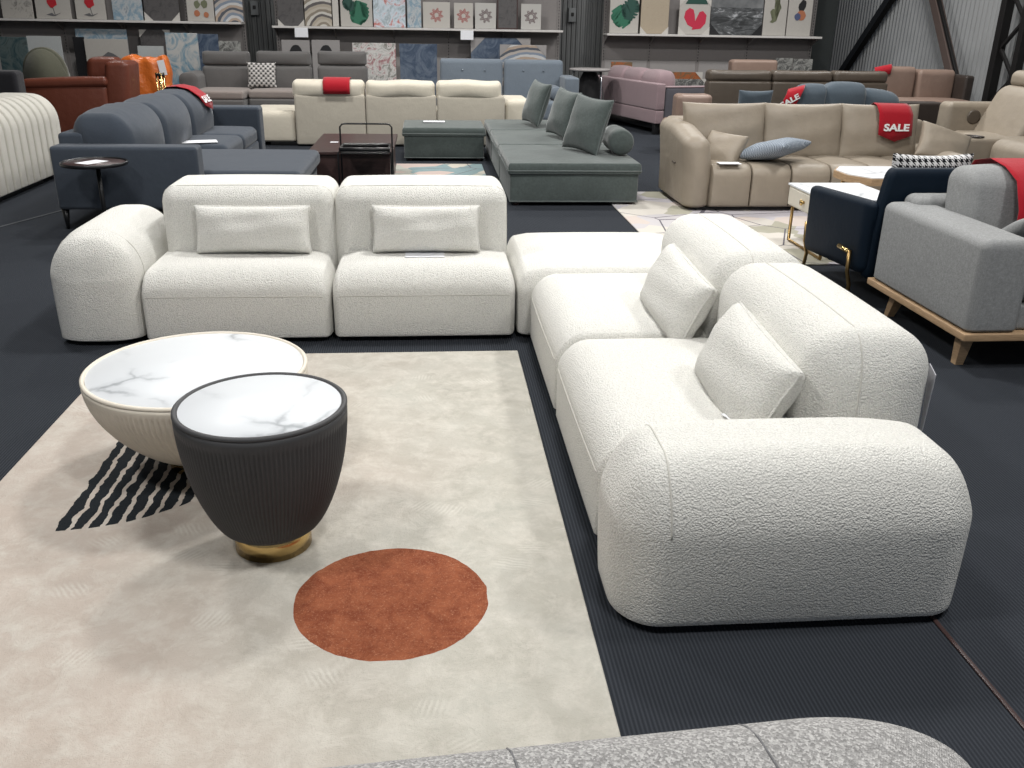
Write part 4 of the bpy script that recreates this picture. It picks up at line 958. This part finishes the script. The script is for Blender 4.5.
tube_b = bmesh.new(); tube(tube_b, [(0, -.06, .0), (0, 0, -.008), (0, .06, .0)], .008, 6); t.mesh('pull_slot', tube_b, 'taupe_leather', (2.247, 8.35, .40))  # dark tube laid on the arm to stand for its pull slot
t.box('armrest', 'beige_leather', X1 + .005, X1 + .24, 7.98, 9.05, .03, .52, ((.12, .10), (.12, .12), (.04, .09)), 6, 8, (.02, .02, 0))
t.box('plinth', 'black_metal', 2.4, 4.9, 8.05, 9.0, 0, .035, .004, 1, 1)
GBC = 'loose back cushions on the beige leather sofa'
for (x, wd, s_, lab) in ((2.79, .82, 1, 'leftmost big beige leather back cushion'), (3.56, .80, 2, 'middle big beige leather back cushion, left of the red banner'), (4.32, .80, 3, 'big beige leather back cushion with the red banner on it')):
    cushion('back_cushion', lab + ' of the beige sofa', 'cushion', 'beige_leather', wd, .54, .24, (x, 8.68, .635), (-.16, 0, 0), .05, .33, GBC, 'taupe_leather' if False else None, s_, .008)
cushion('throw_pillow', 'beige leather pillow tucked beside the left arm of the beige sofa', 'pillow', 'beige_leather', .42, .36, .17, (2.68, 8.32, .50), (-.55, .05, -.95), seed=4)
cushion('throw_pillow', 'beige leather pillow at the right end of the beige sofa', 'pillow', 'beige_leather', .50, .36, .18, (4.83, 8.36, .55), (-.55, .30, -.15), seed=5)
cushion('throw_pillow', 'blue woven square pillow lying flat on the beige sofa seat', 'pillow', 'blue_weave', .50, .50, .17, (3.12, 8.20, .535), (1.30, 0, .70), .08, .35, None, None, 6)
xa, xb, z0, z1 = bx(880, 103, 914, 137, 8.5)
xm = (xa + xb) / 2
banner('red SALE banner hanging over the right back cushion of the beige sofa', [(xm, 8.75, .88), (xm, 8.69, .91), (xm, 8.60, .89), (xm + .004, 8.535, .82), (xm + .01, 8.52, .70), (xm + .014, 8.515, .63)], (1, 0, -.02), (xb - xa), 'SALE', tsize=.088, trot=((xm + .012, 8.505, .672), (pi / 2, 0, 0)))
bm, _ = rb((.2, .12, .003), .001, 1, 1); single('price_sheet', bm, 'paper', (2.66, 8.02, .436), 'white price sheet on the left front of the beige sofa seat', 'paper', smooth=False)

# ------------------------------------------------------------------ brown recliner sofa and block at the right wall
YB = 13.4
t = T('rose_recliner_sofa', 'rosy brown leather recliner sofa in front of the corrugated wall', 'sofa', (7.2, YB + .2), rot=0)
t.o = Vector((7.2, YB + .2, 0)); t.e.rotation_euler = (0, 0, 0)
x0, x1, z0, z1 = bx(884, 67, 917, 95, YB); x2, x3, z2, z3 = bx(918, 70, 955, 98, YB)
t.box('backrest', 'rose_leather', x0, x1 + .01, YB + .05, YB + .3, .4, z1, ((.05, .05), (.06, .06), (.04, .08)), 4, 5, (0, .03, 0)); t.box('backrest', 'rose_leather', x2, x3, YB, YB + .28, .4, z3, ((.05, .05), (.06, .06), (.04, .08)), 4, 5, (0, .03, 0))
t.box('side_panel', 'dark_leather', x3 - .02, x3 + .12, YB - .3, YB + .3, .1, z3 - .06, .04, 3, 4)
t.box('seat', 'rose_leather', x0, x3, YB - .6, YB, .12, .62, .06, 4, 4, (0, 0, .02)); t.box('plinth', 'black_metal', x0 + .1, x3 - .1, YB - .5, YB + .2, 0, .12, .01, 1, 1)
xr, zr = yp(875, 67, YB); banner('small red banner at the left end of the rosy brown recliner sofa', [(x0 + .02, YB + .2, z1 - .01), (x0 - .0, YB + .1, z1 + .012), (x0 - .02, YB + .03, z1 - .03), (x0 - .04, YB + .01, z1 - .12)], (1, 0, .2), .26, None, point=0)
x0, x1, z0, z1 = bx(910, 103, 944, 135, 11.2)
t = T('dark_leather_block', 'dark brown leather sofa end behind the red SALE banner', 'sofa', ((x0 + x1) / 2, 11.8))
t.box('armrest', 'dark_leather', x0 - .3, x1, 11.2, 11.5, .1, z1, .03, 3, 3); t.box('seat', 'rose_leather', x0 - .3, x1, 11.5, 12.3, .1, z1 - .01, .05, 3, 3); t.box('plinth', 'black_metal', x0 - .2, x1 - .1, 11.25, 12.2, 0, .1, .01, 1, 1)

# ------------------------------------------------------------------ beige recliner at the right edge
t = T('beige_recliner_sofa', 'beige leather recliner sofa with cup-holder console at the right edge', 'sofa', (6.2, 9.9))
LB = 'beige_leather'
x0, x1, z0, z1 = bx(943, 102, 1012, 132, 10.3)
a_ = t.box('far_armrest', LB, x0, x1 + .1, 10.2, 10.45, .05, z1, ((.06, .05), (.05, .05), (.03, .06)), 4, 5, (.01, .02, 0))
xo, zo = yp(973, 117, 10.2); t.mesh('control_button', lathe([(.075, 0), (.08, .008), (.06, .012)], 20), 'taupe_leather', (xo, 10.19, zo), (pi / 2, 0, 0))
t.box('seat', LB, x0 + .03, x1 + .1, 9.35, 10.2, .05, .50, ((.10, .06), (.06, .04), (.03, .10)), 5, 6, (0, 0, .02))
xb0, _ = yp(1002, 100, 9.9)
t.box('backrest', LB, xb0, xb0 + .5, 9.35, 10.22, .40, 1.0, ((.10, .08), (.06, .06), (.05, .10)), 5, 6, (.02, 0, 0), fn=lambda v: v + Vector((.45 * v.z, 0, 0)))
t.box('headrest', LB, xb0 + .22, xb0 + .55, 9.38, 10.2, .98, 1.16, ((.08, .08), (.06, .06), (.06, .07)), 5, 5, (.02, 0, 0))
xc0, xc1, zc0, zc1 = bx(952, 138, 990, 168, 9.1)
t.box('console', LB, xc0, xc1 + .5, 9.05, 9.33, .05, .54, ((.06, .05), (.04, .04), (.03, .04)), 4, 4)
xo, zo = yp(975, 137, 9.15); t.mesh('cup_holder', lathe([(.11, 0), (.115, .012), (.09, .016), (.085, .004)], 28), 'dark_leather', (xc0 + .24, 9.19, .54))
x0, x1, z0, z1 = bx(988, 133, 1024, 170, 8.3)
t.box('near_seat', LB, xc0 + .35, 7.0, 8.35, 9.03, .05, .55, ((.12, .05), (.06, .05), (.03, .10)), 5, 6, (.02, 0, .02))
t.box('near_armrest', LB, xc0 + .5, 7.0, 7.95, 8.33, .05, .60, ((.12, .05), (.10, .10), (.03, .10)), 5, 6, (.02, .01, .01))
t.box('plinth', 'black_metal', xc0 + .55, 6.9, 8.1, 10.3, 0, .05, .01, 1, 1)

# ------------------------------------------------------------------ small tables on the patchwork rug
t = T('drawer_side_table', 'small cream side table with a drawer and gold sled legs by the navy chair', 'side table', (3.02, 6.5, .012), rot=0); t.o = Vector((3.1, 6.5, .0))
t.box('cabinet', 'lacquer', 2.85, 3.40, 6.14, 6.84, .285, .43, .006, 2, 1, smooth=False)
t.box('marble_top', 'marble', 2.84, 3.41, 6.13, 6.85, .431, .447, .004, 2, 1, smooth=False)
dr = t.box('drawer', 'lacquer', 2.835, 2.855, 6.18, 6.80, .30, .42, .004, 2, 1, smooth=False)
t.mesh('handle', lathe([(.012, 0), (.012, .015), (.022, .018), (.022, .028)], 14), 'gold', (2.835, 6.49, .36), (0, -pi / 2, 0), parent=dr)
for y in (6.20, 6.78): pass
for x in (2.88, 3.36):
    t.tube('leg_frame', 'dull_gold', [(x, 6.80, .285), (x, 6.80, .012), (x, 6.18, .012), (x, 6.18, .285)], .013, 4)
x0, x1, z0, z1 = bx(832, 172, 870, 186, 7.0)
t = T('marble_coffee_table', 'white marble-topped coffee table with wooden edge in front of the beige sofa', 'coffee table', (3.9, 7.35, .012), rot=0); t.o = Vector((3.9, 7.35, 0))
poly = [(-.50, -.12), (-.38, -.32), (.5, -.32), (.5, .34), (-.38, .34), (-.50, .14)]
def plate(poly, z0, z1, name, mat):
    bm = bmesh.new(); a = [bm.verts.new((x, y, z0)) for x, y in poly]; b = [bm.verts.new((x, y, z1)) for x, y in poly]
    bm.faces.new(a[::-1]); bm.faces.new(b)
    for k in range(len(a)): bm.faces.new((a[k], a[(k + 1) % len(a)], b[(k + 1) % len(a)], b[k]))
    return t.mesh(name, bm, mat, (3.9, 7.35, 0), smooth=False)
plate([(x * 1.0, y * 1.0) for x, y in poly], .39, .445, 'wooden_edge', 'oak'); plate([(x * .97, y * .96) for x, y in poly], .4455, .452, 'marble_top', 'marble')
for (x, y) in ((3.55, 7.15), (4.3, 7.15), (3.55, 7.6), (4.3, 7.6)): t.mesh('leg', lathe([(.02, 0), (.02, .39)], 10), 'dull_gold', (x, y, 0))

# ------------------------------------------------------------------ navy armchair
t = T('navy_armchair', 'navy blue armchair with gold legs seen from behind, beside the grey loveseat', 'armchair', (3.1, 5.7))
t.box('backrest', 'navy', 2.60, 3.42, 5.05, 5.16, .17, .84, ((.03, .05), (.035, .035), (.06, .06)), 4, 5, fn=lambda v: v + Vector((.10 * max(0, v.z) if v.x < 0 else 0, -.10 * v.z, 0)))
def armf(v): return v + Vector((-.05 * v.z, -.06 * v.z, -.06 * v.y))
t.box('side_arm', 'navy', 2.56, 2.64, 5.08, 5.98, .17, .62, ((.035, .035), (.08, .06), (.06, .04)), 4, 6, (.01, 0, 0), fn=armf)
t.box('side_arm', 'navy', 3.38, 3.46, 5.17, 5.98, .16, .58, ((.035, .035), (.08, .06), (.06, .04)), 4, 6)
t.box('seat', 'navy', 2.645, 3.375, 5.165, 5.95, .24, .42, .06, 4, 5, (0, 0, .02))
for (x, y) in ((2.66, 6.06), (2.595, 5.22), (3.40, 6.0), (3.40, 5.25)):
    g = t.tube('leg', 'dull_gold', [(x - .03, y, .0), (x - .02, y, .10), (x - .045, y, .19), (x - .05, y, .32)], .013, 8)
    if y < 5.5 and x < 3: t.tube('mounting_bolt', 'gold', [(x - .05, y, .31), (x - .06, y + .13, .32)], .016, 8, parent=g)
t.box('side_trim', 'hound', 2.60, 2.64, 6.0, 6.03, .20, .46, .012, 2, 2)
cushion('houndstooth_pillow', 'black and white houndstooth pillow standing in the navy armchair', 'pillow', 'hound', .50, .46, .16, (2.99, 5.27, .67), (.05, .0, 0), seed=2)

# ------------------------------------------------------------------ grey loveseat on oak legs
t = T('grey_loveseat', 'light grey linen loveseat on an oak plinth with splayed legs, right edge', 'sofa', (3.6, 4.5))
LG = 'linen_grey'
t.box('armrest', LG, 2.60, 2.87, 3.98, 5.02, .205, .665, ((.05, .04), (.04, .06), (.02, .05)), 5, 6, (.008, 0, .004))
t.box('armrest', LG, 4.55, 4.82, 3.98, 5.02, .205, .665, .045, 4, 5)
t.box('oak_plinth', 'oak', 2.59, 4.83, 3.97, 5.03, .165, .204, .006, 2, 1)
t.box('seat_base', LG, 2.875, 4.545, 4.02, 5.02, .205, .34, .02, 3, 4)
t.box('seat_cushion', LG, 2.88, 4.54, 4.0, 4.75, .345, .48, .045, 4, 6, (0, 0, .02))
t.box('backrest', LG, 2.72, 4.60, 4.86, 5.04, .345, .71, .05, 4, 5)
t.box('back_cushion', LG, 2.84, 3.60, 4.56, 4.84, .47, .895, ((.06, .07), (.10, .10), (.05, .09)), 5, 7, (0, .03, .02), fn=lambda v: v + Vector((0, .12 * v.z, 0)))
t.box('back_cushion', LG, 3.61, 4.45, 4.56, 4.84, .47, .895, ((.07, .07), (.10, .10), (.05, .09)), 5, 7, (0, .03, .02), fn=lambda v: v + Vector((0, .12 * v.z, 0)))
for (x, y, dx, dy) in ((2.72, 4.16, -.05, -.05), (2.72, 4.86, -.02, .05), (4.7, 4.16, .05, -.05), (4.7, 4.86, .05, .05)):
    bm = bmesh.new(); a = [(-.035, -.035), (.035, -.035), (.035, .035), (-.035, .035)]
    A = [bm.verts.new((p + dx, q + dy, 0)) for p, q in [(p * .6, q * .6) for p, q in a]]; B = [bm.verts.new((p, q, .165)) for p, q in a]
    bm.faces.new(A[::-1]); bm.faces.new(B)
    for k in range(4): bm.faces.new((A[k], A[(k + 1) % 4], B[(k + 1) % 4], B[k]))
    t.mesh('leg', bm, 'oak', (x, y, 0), smooth=False)
banner('red banner over the back cushion of the grey linen loveseat', [(3.17, 4.99, .82), (3.17, 4.91, .91), (3.17, 4.77, .94), (3.17, 4.62, .915), (3.17, 4.50, .86), (3.17, 4.43, .72), (3.17, 4.42, .55)], (1, .0, 0), .26, None, point=0)
pl = cushion('throw_pillow', 'small light grey linen pillow lying on the grey loveseat', 'pillow', LG, .46, .38, .13, (3.10, 4.34, .60), (1.0, .1, .1), seed=11)
bm = bmesh.new(); tube(bm, [(.014 * cos(2 * pi * k / 12), 0, .014 * sin(2 * pi * k / 12)) for k in range(12)], .003, 5, True); fin('zip_ring', bm, 'white_letter', pl, (-.05, -.05, .17))

# ------------------------------------------------------------------ light
def area(x, y, z, sx, sy, e, col=(1, .985, .96), rot=(0, 0, 0)):
    l = bpy.data.lights.new('ceiling_lamp', 'AREA'); l.shape = 'RECTANGLE'; l.size = sx; l.size_y = sy; l.energy = e; l.color = col
    o = bpy.data.objects.new('ceiling_lamp', l); C.objects.link(o); o.location = (x, y, z); o.rotation_euler = rot
for (x, y, e) in ((-2.6, 1.6, 120), (1.0, 1.0, 110), (3.8, 2.2, 105), (-2.8, 6.0, 115), (.8, 5.6, 155), (3.6, 6.4, 115), (-2.2, 10.5, 130), (1.2, 10.6, 130), (5.2, 10.4, 130), (-4.5, 14.0, 90), (.0, 13.6, 125), (4.2, 13.6, 125), (6.9, 13.6, 85)):
    area(x, y, 4.6, .5, .5, e)
w = bpy.data.worlds.new('world'); S.world = w; w.use_nodes = True; w.node_tree.nodes['Background'].inputs[0].default_value = (.75, .85, 1, 1); w.node_tree.nodes['Background'].inputs[1].default_value = .25
S.view_settings.view_transform = 'Standard'; S.view_settings.look = 'None'; S.view_settings.gamma = 1; S.view_settings.use_curve_mapping = False
S.view_settings.exposure = -.15
